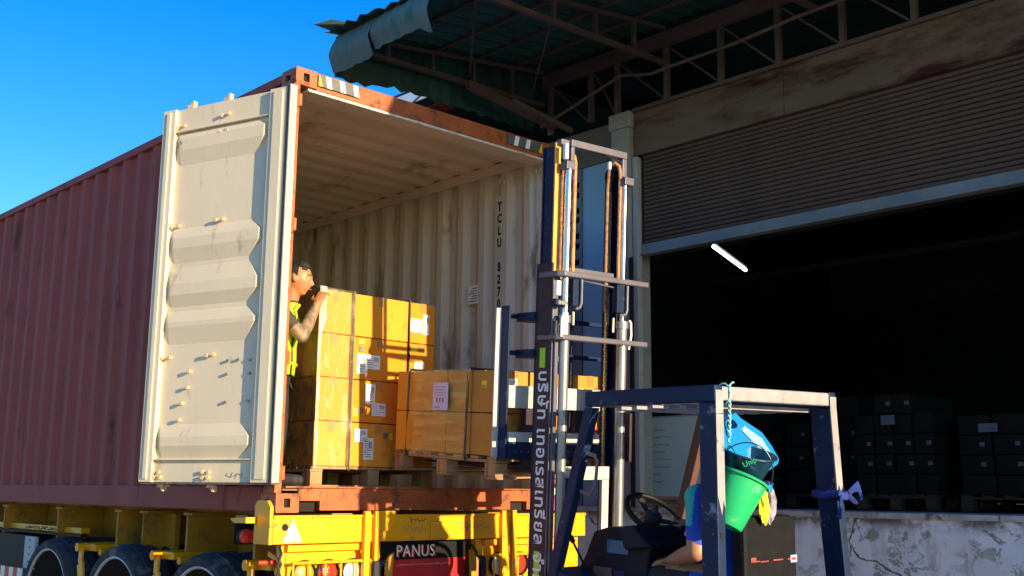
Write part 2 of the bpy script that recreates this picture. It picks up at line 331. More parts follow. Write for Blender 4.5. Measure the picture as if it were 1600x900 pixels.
def text(name, body, size, mat, org, ax, ay, parent=None, ext=.0015, align='LEFT', sx=1.0, space=1.0, bold=0.0):
    cu = bpy.data.curves.new(name, 'FONT'); cu.body = body; cu.size = size; cu.extrude = ext; cu.align_x = align
    cu.space_character = space; cu.offset = bold; cu.resolution_u = 3
    tmp = bpy.data.objects.new(name, cu); COL.objects.link(tmp)
    dg = bpy.context.evaluated_depsgraph_get(); me = bpy.data.meshes.new_from_object(tmp.evaluated_get(dg))
    bpy.data.objects.remove(tmp); me.materials.clear(); me.materials.append(M[mat])
    ax, ay = Vector(ax).normalized(), Vector(ay).normalized(); an = ax.cross(ay)
    X = Matrix((ax, ay, an)).transposed().to_4x4(); X.translation = Vector(org)
    me.transform(X @ Matrix.Diagonal((sx, 1, 1, 1))); me.name = name
    o = bpy.data.objects.new(name, me); COL.objects.link(o)
    if parent: o.parent = parent
    return o
def scrawl(name, org, ax, ay, length, h, mat, parent, seed=1, r=.0022):
    """worn, unreadable stencil or pen line"""
    rnd = random.Random(seed); o = Vector(org); ax, ay = Vector(ax), Vector(ay); pts = []; x = 0
    while x < length:
        pts.append(o+ax*x+ay*h*rnd.uniform(0, 1)); x += h*rnd.uniform(.12, .40)
    return G().tube(pts, r, 4).build(name, mat, parent)
def rrect(x0, x1, y0, y1, r, n=4):
    p = []
    for cx, cy, a in ((x1-r, y1-r, 0), (x0+r, y1-r, 90), (x0+r, y0+r, 180), (x1-r, y0+r, 270)):
        p += [(cx+r*math.cos(rad(a+90*i/n)), cy+r*math.sin(rad(a+90*i/n))) for i in range(n+1)]
    return p
X_, Y_, Z_ = Vector((1, 0, 0)), Vector((0, 1, 0)), Vector((0, 0, 1))

# ================================================================ GROUND
def ground():
    g = G()
    n = 40; R = 600
    g.add([(-R, -R, -.1), (R, -R, -.1), (R, R, -.1), (-R, R, -.1)], [(0, 1, 2, 3)])
    g.build('ground', 'concrete', kind='structure')
ground()

# ================================================================ SHIPPING CONTAINER
CZ = 1.25; CW = 2.438; CH = 2.896; CL = 12.19
def corr_profile(y0, y1, pitch, depth, x_out, x_in):
    """trapezoid profile points (x, y) along y"""
    pts = []; y = y0; k = 0
    a, s = pitch*.25, pitch*.25
    while y < y1-1e-6:
        for dx, ln in ((x_out, a), (x_in, s), (x_in, a), (x_out, s)):
            pts.append((dx, y)); 
            y += ln
            if y >= y1: break
    pts.append((x_out, y1)); return pts
def casting(root, x0, y0, z0, sx, sy):
    """corner casting with oval holes in the rear and side faces. sx,sy: outward sides"""
    w, d, h = .162, .178, .118
    g = G().mat('cont_orange')
    rect = rrect(0, w, 0, h, .008, 8); oval = []
    n = len(rect)
    for px, pz in rect:
        a = math.atan2(pz-h/2, px-w/2); oval.append((w/2+.028*math.cos(a), h/2+.044*math.sin(a)))
    # rear plate (normal -y)
    g.ring(rect, oval, (x0, y0, z0), (1, 0, 0), (0, 0, 1), (0, 1, 0), .028)
    rect2 = rrect(0, d-.03, 0, h, .008, 8); oval2 = [((d-.03)/2+.040*math.cos(math.atan2(b-h/2, a-d/2)), h/2+.030*math.sin(math.atan2(b-h/2, a-d/2))) for a, b in rect2]
    xs = x0 if sx < 0 else x0+w-.028
    g.ring(rect2, oval2, (xs, y0+.030, z0), (0, 1, 0), (0, 0, 1), (1, 0, 0), .028)
    xi = x0+.030 if sx < 0 else x0
    g.box(xi, xi+w-.032, y0+.030, y0+d, z0, z0+.022); g.box(xi, xi+w-.032, y0+.030, y0+d, z0+h-.022, z0+h)
    g.mat('void').box(x0+.034, x0+w-.034, y0+.030, y0+d-.002, z0+.024, z0+h-.024)
    xv = x0+w-.006 if sx < 0 else x0+.001
    g.box(xv, xv+.004, y0+.031, y0+.10, z0+.024, z0+h-.024)
    g.build('corner_casting', None, root)
def reflective(root, x0, x1, z0, flip):
    g = G().mat('grey_band'); y = -.012; h = .078
    g.box(x0, x1, y, y+.0095, z0, z0+h)
    n = 6; w = (x1-x0)/n
    for i in range(n):
        a = x0+i*w
        last = (i == n-1) if flip else (i == 0)
        g.mat('yellow_tri' if last else 'white')
        sl = w*.45
        if i % 2 == 1 or last:
            if last and not flip: poly = [(0, 0), (w*.55, 0), (w*.1, h), (0, h)]
            elif last and flip: poly = [(w*.4, 0), (w, 0), (w, h), (w*.9, h)]
            elif flip: poly = [(0, 0), (w*.7, 0), (w, h), (w*.3, h)]
            else: poly = [(0, h), (w*.7, h), (w, 0), (w*.3, 0)]
            if not flip and not last: poly = [(w*.25, 0), (w*.95, 0), (w*.70, h), (0, h)][::1]
            g.prism(poly, (a, y-.0015, z0), X_, Z_, Y_, .001)
    g.build('reflective_strip', None, root)
def make_container():
    c = thing('shipping_container', 'long reddish brown shipping container on the yellow trailer with one cream door swung open', 'shipping container', (CW/2, CL/2, CZ))
    Z = CZ
    # outer corrugated side skins
    for xo, xi, nm in ((0.012, .048, 'side_wall'), (CW-.012, CW-.048, 'side_wall')):
        left = xo < 1
        outer = corr_profile(.17, CL-.1, .278, .036, xo, xi)
        g = G(); z0, z1 = Z+.155, Z+CH-.075
        g.mat('cont_out')
        vs = []; fs = []
        t = .003 if left else -.003
        for x, y in outer: vs += [(x, y, z0), (x, y, z1)]
        fs = [(2*i, 2*i+2, 2*i+3, 2*i+1) for i in range(len(outer)-1)]; g.add(vs, fs)
        g.mat('cont_in'); g.add([(x+t, y, z) for x, y, z in vs], fs)
        g.build(nm, None, c)
    # roof : ribs run across the container
    g = G(); prof = corr_profile(.12, CL-.1, .27, .02, Z+CH-.012, Z+CH-.036); vs = []
    g.mat('cont_out'); 
    for z, y in prof: vs += [(.05, y, z), (CW-.05, y, z)]
    fs = [(2*i, 2*i+1, 2*i+3, 2*i+2) for i in range(len(prof)-1)]; g.add(vs, fs)
    g.mat('cont_roof'); g.add([(x, y, z-.004) for x, y, z in vs], fs); g.build('roof', None, c)
    # rails
    for x0 in (0, CW-.06):
        G().box(x0, x0+.06, .178, CL-.178, Z+CH-.075, Z+CH-.013).build('top_rail', 'cont_out', c, .004)
        g = G(); g.box(x0+.002, x0+.05, .178, CL-.178, Z+.004, Z+.158); g.build('bottom_rail', 'cont_out', c, .004)
    # inner lining strip at the foot of the walls and floor
    G().box(.055, CW-.055, .02, CL-.06, Z+.135, Z+.155).build('floor', 'plywood', c)
    g = G(); pf = corr_profile(.1, CW-.1, .25, .04, CL-.06, CL-.02); vs = []
    for y, x in pf: vs += [(x, y, Z+.15), (x, y, Z+CH-.07)]
    g.add(vs, [(2*i, 2*i+2, 2*i+3, 2*i+1) for i in range(len(pf)-1)]); g.build('front_wall', 'cont_in', c)
    # castings
    for x0, sx in ((0, -1), (CW-.162, 1)):
        for z0 in (Z, Z+CH-.118): casting(c, x0, 0, z0, sx, -1)
    for x0 in (0, CW-.162):
        for z0 in (Z, Z+CH-.118): G().box(x0, x0+.162, CL-.178, CL, z0, z0+.118).build('corner_casting', 'cont_orange', c, .004)
    # rear posts
    for s in (0, 1):
        f = (lambda x: x) if not s else (lambda x: CW-x)
        g = G().mat('cont_orange' if not s else 'cont_in')
        a, b = sorted((f(.002), f(.040))); g.box(a, b, .051, .16, Z+.118, Z+CH-.118)
        a, b = sorted((f(-.014), f(.036))); g.box(a, b, -.002, .050, Z+.118, Z+CH-.118)
        g.mat('cont_in'); a, b = sorted((f(.041), f(.052))); g.box(a, b, .062, .17, Z+.16, Z+CH-.118)
        p = g.build('corner_post', None, c, .004)
        for hz in (.20, .92, 1.78, 2.62):
            q = G().mat('cont_orange'); a, b = sorted((f(-.02), f(.040))); q.box(a, b, -.026, -.003, Z+hz, Z+hz+.085)
            q.cyl((f(.0), -.03, Z+hz-.02), (f(.0), -.03, Z+hz+.105), .013, 10); q.build('hinge', None, p, .004)
    # header
    g = G().mat('cont_orange').box(.163, CW-.163, .004, .045, Z+CH-.128, Z+CH-.004)
    g.box(.163, CW-.163, .046, .12, Z+CH-.05, Z+CH-.006)
    g.mat('cont_roof').box(.10, CW-.10, .005, .17, Z+CH-.150, Z+CH-.129)
    g.mat('cont_in').box(.10, CW-.10, -.004, .003, Z+CH-.152, Z+CH-.140)
    h = g.build('header', None, c, .003)
    reflective(c, .168, .50, Z+CH-.096, False); reflective(c, 1.90, 2.272, Z+CH-.10, True)
    # sill with fork pocket cut-outs
    g = G().mat('cont_orange'); zt = Z+.155
    for a, b, z0, z1 in ((.163, .172, .0, .150), (.172, .325, .072, .150), (.325, 1.98, .012, .150), (1.98, 2.15, .072, .150), (2.15, CW-.163, .012, .150)):
        g.box(a, b, .006, .05, Z+z0, Z+z1)
    g.box(.06, CW-.06, -.012, .055, Z+.151, Z+.163)
    g.mat('void').box(.17, .33, .06, .3, Z+.005, Z+.13); g.box(1.97, 2.16, .06, .3, Z+.005, Z+.13)
    g.build('sill', None, c, .002)
    scrawl('sill_marking', (.95, .005, Z+.05), X_, Z_, .42, .03, 'redtrim', c, 4)
    # cross members
    for i in range(24):
        G().box(.06, CW-.06, .5+i*.5, .56+i*.5, Z+.01, Z+.13).build('cross_member', 'cont_out', c)
    # vertical number on the right inside wall (letters stand one under the other)
    for i, ch in enumerate('TCLU 82707'):
        if ch != ' ':
            text('number_lettering', ch, .105, 'letblack', (CW-.0555, .60, Z+2.56-.028-i*.1035-.075), (0, -1, 0), Z_, c, ext=.001, align='CENTER', sx=.72, bold=.004)
    G().box(CW-.0535, CW-.0525, .545, .655, Z+1.45, Z+2.59).build('number_panel', 'cont_in', c)
    for y0 in (CL/2,): G().box(CW-.066, CW-.049, .17, CL-.1, Z+CH-.115, Z+CH-.030).build('top_rail_lining', 'cont_roof', c)
    # notice sheet on the wall, lashing rings along the floor
    g = G().mat('paper'); yy = .92
    g.box(CW-.0545, CW-.0535, yy-.06, yy+.07, Z+1.70, Z+1.86); g.mat('glabel')
    for i in range(6): g.box(CW-.056, CW-.0548, yy-.05, yy+.055-.02*(i % 3), Z+1.72+i*.022, Z+1.728+i*.022)
    g.build('notice_sheet', None, c)
    for y in (.12, .55, 1.6, 2.9):
        p = [(CW-.075+.02*math.cos(t)*.3, y+.028*math.cos(t), Z+.20+.032*math.sin(t)) for t in [i*math.pi/6 for i in range(12)]]
        G().tube(p, .006, 6, True).build('lashing_ring', 'steel', c, smooth=True)
        p = [(CW-.075, y+.03*math.cos(t), Z+CH-.20+.025*math.sin(t)) for t in [i*math.pi/6 for i in range(12)]]
        G().tube(p, .006, 6, True).build('lashing_ring', 'cont_in', c, smooth=True)
    # ---------------- opened left door, hinged on the left post
    t = rad(18); e = Vector((-math.sin(t), math.cos(t), 0)); n = Vector((-math.cos(t), -math.sin(t), 0)); o = Vector((-.07, -.08, Z))
    T = Matrix((e, Z_, n)).transposed().to_4x4(); T.translation = o      # local x = along the leaf, y = up, z = out of the inner face
    door = G(T).mat('cont_out').box(.03, 1.15, .18, 2.725, -.062, -.050).build('door', None, c)
    g = G(T).mat('door_paint')
    # leaf frame: two stiles and two rails stand proud of the ribbed sheet
    g.box(1.035, 1.15, .18, 2.725, -.049, 0); g.box(1.075, 1.112, .20, 2.705, .0002, .008)
    g.box(.045, .19, .18, 2.725, -.049, 0); g.box(.075, .155, .20, 2.705, .0002, .007)
    g.box(.191, 1.034, .18, .318, -.049, -.025); g.box(.191, 1.034, .319, .327, -.03, -.002)
    g.box(.191, 1.034, 2.562, 2.725, -.049, -.025); g.box(.191, 1.034, 2.553, 2.561, -.03, -.003)
    g.build('door_frame', None, door, .003)
    # ribbed sheet
    zs = [(.327, 0), (.335, 0), (.412, 1), (.47, 1), (.552, 0), (1.078, 0), (1.194, 1), (1.225, 1), (1.30, 0), (1.33, 0), (1.41, 1), (1.485, 1), (1.60, 0), (1.63, 0), (1.73, 1), (1.80, 1), (1.87, 0), (2.317, 0), (2.42, 1), (2.50, 1), (2.553, 0)]
    D0, D1 = -.032, -.006
    cols = [.190, .215, .325, .94, 1.015, 1.034]
    vs = []; fs = []
    for zz, r in zs:
        for j, s in enumerate(cols):
            vs.append((s, zz, D1 if (r and j in (2, 3)) or (r and j in (1, 4) and False) else D0))
    k = len(cols)
    vs = []
    for zz, r in zs:
        ends = [.190, .222 if r else .318, .232 if r else .32, .985, 1.015, 1.034]
        hh = [D0, D0, D1 if r else D0, D1 if r else D0, D0, D0]
        vs += [(s, zz, q) for s, q in zip(ends, hh)]
    for i in range(len(zs)-1):
        for j in range(k-1): fs.append((i*k+j, i*k+j+1, (i+1)*k+j+1, (i+1)*k+j))
    G(T).add(vs, fs).build('ribbed_sheet', 'door_paint', door)
    # bolts: (along, up)
    bolts = [(1.03, 2.59), (.96, 2.60), (.62, 2.62), (.555, 2.625), (1.04, 2.47), (.975, 2.475), (.63, 2.505), (.565, 2.51),
             (.615, 1.893), (.559, 1.895), (1.021, 1.884), (.955, 1.889), (.627, .991), (.572, .996), (1.027, .989), (.958, .994),
             (.771, .893), (.779, .789), (.821, .686), (.834, .579), (1.03, .245), (.985, .245), (.60, .245), (.55, .245),
             (1.03, .21), (.97, .212), (.60, .21), (.55, .212)]
    for s, z in bolts:
        hgt = -.025
        b = G(T); b.cyl((s, z, -.032), (s, z, -.016), .0085, 8); b.cyl((s, z, -.0158), (s, z, -.006), .013, 8)
        b.build('bolt', 'gold', door)
    for s, z in ((.448, .949), (.357, .953), (.266, .948), (.452, .863), (.262, .86), (.449, .684), (.263, .686)):
        G(T).cyl((s, z, -.026), (s, z, -.016), .010, 8).build('rivet', 'glabel', door)
    for s, z, q in ((.617, 2.727, 1), (.95, 2.727, 1), (1.002, .178, -1), (.566, .178, -1)):
        g = G(T); g.cyl((s, z-.03*q, -.085), (s, z+.02*q, -.085), .015, 8)
        poly = [(-.032, .0), (.020, .0), (.030, .022), (.012, .028), (.004, .018), (-.02, .052), (-.036, .05)]
        if q < 0: poly = [(a, -b) for a, b in poly]
        g.prism(poly, (s, z+.006*q, -.080), (1, 0, 0), (0, 1, 0), (0, 0, 1), .035); g.build('cam_hook', 'cam', door, .003)
    for s in (.60, .97):
        G(T).cyl((s, .15, -.085), (s, 2.75, -.085), .017, 10).build('locking_rod', 'cam', door, smooth=True)
    g = G(T); g.mat('gasket').box(.016, .044, .17, 2.735, -.052, .004); g.mat('door_paint').box(.002, .015, .18, 2.73, -.050, .010)
    g.build('door_gasket', None, door, .002)
    G(T).mat('gasket').box(.05, 1.14, .168, .179, -.05, -.008).build('door_gasket', None, door)
    # pen scribble low on the door
    g = G(T); pts = [(.40+.02*math.sin(i*1.9)-.0*i, .225+.018*math.sin(i*2.3+1), -.0235) for i in range(12)]
    pts = [(p[0]-.012*i, p[1], p[2]) for i, p in enumerate(pts)]
    g.tube(pts, .0018, 4); g.build('pen_scribble', 'letgrey', door)
    rebase(c); return c
make_container()

# ================================================================ YELLOW SEMI TRAILER
def lamp_unit(root, x0, z0, z1, xs, mats, bars):
    g = G().mat('yellow'); y = -.10
    w = xs[-1]-xs[0]
    a, b = x0, x0+.60
    g.box(a, b, y+.002, y+.05, z0, z1)
    u = g.build('lamp_box', None, root, .003)
    for x, m in zip(xs, mats):
        zc = .885
        l = G().mat('black'); l.lathe([(.068, -.004), (.084, -.004), (.086, -.022), (.075, -.026), (.070, -.018)], (x, y, zc), (0, 1, 0), 28)
        l.mat(m).lathe([(.072, -.014), (.056, -.027), (.034, -.033), (.0005, -.035)], (x, y, zc), (0, 1, 0), 28)
        l.build('tail_lamp', None, u, smooth=True)
    yb = y-.065
    for i in range(bars):
        x = a+.012+i*(b-a-.024)/(bars-1)
        g = G(); g.box(x-.006, x+.006, yb, yb+.006, z0, z1-.05); g.box(x-.006, x+.006, yb+.006, y+.002, z1-.058, z1-.052)
        g.build('guard_bar', 'yellow', u)
    G().tube([(a, yb, z1-.045), (b-.02, yb, z1-.045), (b, yb+.01, z1-.06), (b+.004, yb+.02, z0)], .010, 8).build('guard_rail', 'yellow', u, smooth=True)
def make_wheel(root, yc, zc, x_out):
    R = .535; g = G()
    g.lathe([(.440, .05), (.448, .0), (.47, -.014), (.505, -.012), (.527, .02), (R, .06), (R, .245), (.52, .275), (.40, .285), (.34, .26)], (x_out, yc, zc), (1, 0, 0), 56)
    t = g.build('tyre', 'tyre', root, smooth=True)
    # tread grooves on the visible outer tyre: narrow raised bands
    for k in range(3): G().lathe([(R+.0005, .072+k*.06), (R+.007, .075+k*.06), (R+.007, .112+k*.06), (R+.0005, .115+k*.06)], (x_out, yc, zc), (1, 0, 0), 56).build('tread_band', 'tyre', root)
    G().lathe([(.436, .010), (.440, -.004), (.447, -.008), (.453, -.004)], (x_out, yc, zc), (1, 0, 0), 56).build('rim_line', 'whiteline', root, smooth=True)
    t2 = G().lathe([(.34, .33), (.40, .315), (.52, .32), (R, .35), (R, .535), (.52, .56), (.36, .57)], (x_out, yc, zc), (1, 0, 0), 48).build('tyre', 'tyre', root, smooth=True)
    g = G().mat('void').lathe([(.441, .03), (.43, .06), (.36, .17), (.25, .21), (.06, .22)], (x_out, yc, zc), (1, 0, 0), 40)
    g.mat('rim').lathe([(.235, .20), (.225, .07), (.19, .045), (.10, .03), (.09, -.01), (.0005, -.015)], (x_out, yc, zc), (1, 0, 0), 32)
    r = g.build('wheel_rim', None, root, smooth=True)
    for k in range(10):
        a = 2*math.pi*k/10; G().cyl((x_out+.17, yc+.30*math.cos(a), zc+.30*math.sin(a)), (x_out+.19, yc+.30*math.cos(a), zc+.30*math.sin(a)), .018, 6).build('wheel_nut', 'rim', root)
def make_trailer():
    t = thing('semi_trailer', 'yellow skeletal semi trailer with rear lamps and a black nameplate, under the container', 'trailer', (1.2, 6, -.1))
    # rear bolster beam
    g = G().mat('yellow'); g.box(-.10, 2.62, -.15, .02, 1.068, 1.236); g.box(-.10, 2.62, -.158, -.151, 1.222, 1.238)
    g.build('rear_beam', None, t, .006)
    for x0, x1 in ((.545, .59), (.625, .66), (1.73, 1.80), (1.83, 1.87)):
        G().box(x0, x1, -.185, -.151, .76, 1.262).build('rear_upright', 'yellow', t, .004)
    G().box(.66, .80, -.172, -.152, 1.135, 1.262).build('lug_plate', 'yellow', t, .003)
    G().box(1.10, 1.30, -.168, -.152, 1.075, 1.19).build('stiffener_plate', 'yellow', t, .004)
    # end bracket on the left, facing the kerb side
    poly = [(-.15, 1.066), (.03, 1.066), (.03, 1.30), (.00, 1.325), (-.11, 1.325), (-.15, 1.29)]
    G().prism(poly, (-.126, 0, 0), Y_, Z_, X_, .024).build('end_bracket', 'yellow', t, .003)
    G().prism([(.0, 1.19), (.15, 1.19), (.19, 1.215), (.0, 1.225)], (-.20, 0, 0), Y_, Z_, X_, .07).build('bracket_lug', 'yellow', t)
    G().cyl((-.02, -.153, 1.168), (-.02, -.148, 1.168), .022, 12).build('drain_hole', 'void', t)
    # warning triangle
    g = G().mat('cam').prism([(-.072, 0), (.072, 0), (.0, .145)], (.03, -.158, 1.078), X_, Z_, Y_, .006)
    g.mat('white').prism([(-.062, .006), (.062, .006), (.0, .13)], (.03, -.161, 1.078), X_, Z_, Y_, .003)
    tr = g.build('reflector_triangle', None, t)
    for a, b in ((-.048, .014), (.048, .014), (0, .108)): G().cyl((.03+a, -.165, 1.078+b), (.03+a, -.16, 1.078+b), .005, 6).build('rivet', 'glabel', tr)
    # stencil scrawl on the beam
    scrawl('beam_scrawl', (.93, -.151, 1.185), X_, Z_, .14, .03, 'letblack', t, 2); scrawl('beam_scrawl', (1.38, -.151, 1.12), X_, Z_, .26, .05, 'letgrey', t, 3)
    scrawl('beam_scrawl', (.86, -.151, 1.12), X_, Z_, .22, .045, 'letgrey', t, 5)
    # lower structure and lamps
    for a, b, c, d in ((.0, .74, .02, .60), (1.56, 2.60, 1.62, 2.45)):
        g = G(); g.box(a, b, -.09, -.04, .60, 1.062); g.box(c, d, -.13, -.091, 1.02, 1.06); g.build('lamp_panel', 'yellow', t, .003)
    lamp_unit(t, .03, .60, 1.0, (.15, .325, .508), ('amberlens', 'redlens', 'clearlens'), 6)
    lamp_unit(t, 1.66, .60, 1.0, (1.76, 1.96, 2.14), ('clearlens', 'redlens', 'amberlens'), 6)
    # nameplate
    g = G().mat('black').box(.70, 1.48, -.075, -.06, .945, 1.064); g.mat('boardred').box(.70, 1.48, -.078, -.06, .60, .944)
    b = g.build('nameplate', None, t)
    text('nameplate_lettering', 'PANUS', .108, 'letred', (.887, -.0775, .957), X_, Z_, b, sx=.92, ext=.001, space=1.1)
    text('nameplate_lettering', 'PANUS', .108, 'white', (.875, -.0795, .963), X_, Z_, b, sx=.92, ext=.0015, space=1.1)
    scrawl('nameplate_small_print', (.88, -.079, .903), X_, Z_, .46, .014, 'whiteline', b, 6, .0012)
    G().box(.80, .835, -.081, -.0785, .895, .925).build('nameplate_logo', 'whiteline', b)
    for x, s in ((.72, 1), (1.47, -1)):
        G().prism([(-.05*s, .80), (.035*s, .80), (.05*s, 1.0), (.02*s, .98), (-.05*s, .90)], (x, -.20, 0), X_, Z_, Y_, .02).build('side_wing', 'yellow_dk', t)
        G().box(x-.055*s-.05, x-.055*s+.05, -.20, -.10, .60, .955).build('rubber_buffer', 'rubber', t, .02)
    # main beams, outriggers
    for x in (.52, 1.86): 
        g = G(); g.box(x, x+.02, .05, CL, .80, 1.22); g.box(x-.07, x+.09, .05, CL, 1.222, 1.242); g.box(x-.07, x+.09, .05, CL, .78, .798)
        g.build('main_beam', 'yellow_dk', t)
    for y in (.42, 1.35, 2.05, 2.50, 3.7, 5.0, 6.3):
        g = G(); g.box(.12, .515, y, y+.025, .88, 1.20); g.box(.12, .515, y-.05, y+.075, 1.203, 1.222); g.build('outrigger', 'yellow_dk', t)
    G().box(.30, .34, 1.9, 2.4, .90, 1.20).build('web_panel', 'yellow_dk', t)
    G().box(.10, .50, 4.25, 8.2, .25, .965).build('shade_filler_box', 'black', t, .01)  # added black box in place of the dark under the trailer
    G().box(.18, .26, 3.35, 9.0, 1.005, 1.055).build('side_rail', 'yellow', t, .004)
    G().box(.12, .18, 3.2, 9.0, .985, 1.004).build('side_rail', 'black', t)
    scrawl('rail_scrawl', (.179, 4.6, 1.013), (0, -1, 0), Z_, .9, .034, 'letblack', t, 7)
    g = G().mat('greyedge').box(-.03, .0, 3.78, 4.02, .70, .97); pp_ = g.build('plate_bracket', None, t, .004)
    for z in (.76, .82, .88, .94): G().cyl((-.035, 3.9, z), (-.03, 3.9, z), .01, 8).build('rivet', 'glabel', pp_)
    g = G()
    for i in range(6): g.mat('boardred' if i % 2 else 'white').box(-.062, -.05, 3.95+i*.10, 4.05+i*.10-.001, .60, .70)
    g.build('side_marker_strip', None, t)
    g = G(); 
    for x in (-0.059, 0.006): 
        l = G().mat('redlens').lathe([(.045, .0), (.04, -.02), (.0005, -.028)], (x-.02, .20, 1.104), (0, 1, 0), 20)
        l.mat('void').lathe([(.046, .001), (.04, .05), (.02, .08), (.0005, .08)], (x-.02, .20, 1.104), (0, 1, 0), 20)
        l.build('rear_marker_lamp', None, t, smooth=True)
    G().box(-0.109, 0.041, .285, .30, 1.05, 1.23).build('lamp_bracket', 'void', t)
    for pts in ([(.70, -.10, 1.03), (.69, -.13, .98), (.66, -.12, .90), (.68, -.10, .80)], [(1.50, -.10, 1.04), (1.53, -.14, .98), (1.55, -.12, .88), (1.52, -.1, .76)],
                [(-.02, -.07, 1.05), (-.035, -.10, 1.00), (-.01, -.11, .95), (-.03, -.10, .88)], [(.0, -.07, 1.05), (-.01, -.11, 1.01), (-.035, -.11, .94), (-.0, -.10, .86)],
                [(.30, 4.6, .93), (.28, 3.6, .88), (.30, 2.7, .94), (.28, 1.6, .90), (.30, .6, .95)]):
        G().tube(pts, .009, 6).build('air_hose', 'rubber', t, smooth=True)
    # suspension hangers between the wheels
    for y in (2.82, 1.50, .22):
        g = G(); g.cyl((-.05, y+.03, .925), (.30, y+.03, .925), .034, 14); g.cyl((.04, y-.20, .895), (.30, y-.20, .895), .028, 12)
        g.beam((-.02, y, .93), (-.02, y+.0, .80), .02, .06, (0, 1, 0)); g.beam((-.02, y, .80), (-.02, y-.06, .62), .02, .10, (0, 1, 0))
        g.box(.02, .30, y-.16, y+.02, .90, .95)
        g.build('suspension_hanger', 'yellow', t, .003, smooth=False)
    G().cyl((-.10, .0, .955), (.06, .0, .955), .012, 10).build('marker_stub', 'letred', t)
    G().beam((.05, -.02, .96), (.05, .12, 1.0), .03, .03).build('stub_arm', 'yellow', t)
    rebase(t)
    # wheels belong to the trailer: parts with sub-parts
    for yc, zc in ((3.43, .437), (2.13, .435), (.83, .435)):
        for side in (0, 1):
            w = bpy.data.objects.new('wheel', None); COL.objects.link(w); w.parent = t; w.location = -Vector(t.location)
            if side == 0: make_wheel(w, yc, zc, -.045)
            else:
                # mirrored far side, dual tyres
                gg = G(); R = .535
                for o in (0, .32): gg.lathe([(.34, .03), (.40, .0), (.52, .01), (R, .05), (R, .24), (.52, .27), (.36, .28)], (1.86+o, yc, zc), (1, 0, 0), 40)
                gg.build('tyre', 'tyre', w, smooth=True)
    G().cyl((.1, .83, .43), (2.3, .83, .43), .07).build('axle', 'yellow_dk', t).location = -Vector(t.location)
    G().cyl((.1, 2.13, .43), (2.3, 2.13, .43), .07).build('axle', 'yellow_dk', t).location = -Vector(t.location)
    G().cyl((.1, 3.43, .43), (2.3, 3.43, .43), .07).build('axle', 'yellow_dk', t).location = -Vector(t.location)
make_trailer()
from mathutils import noise as mnoise
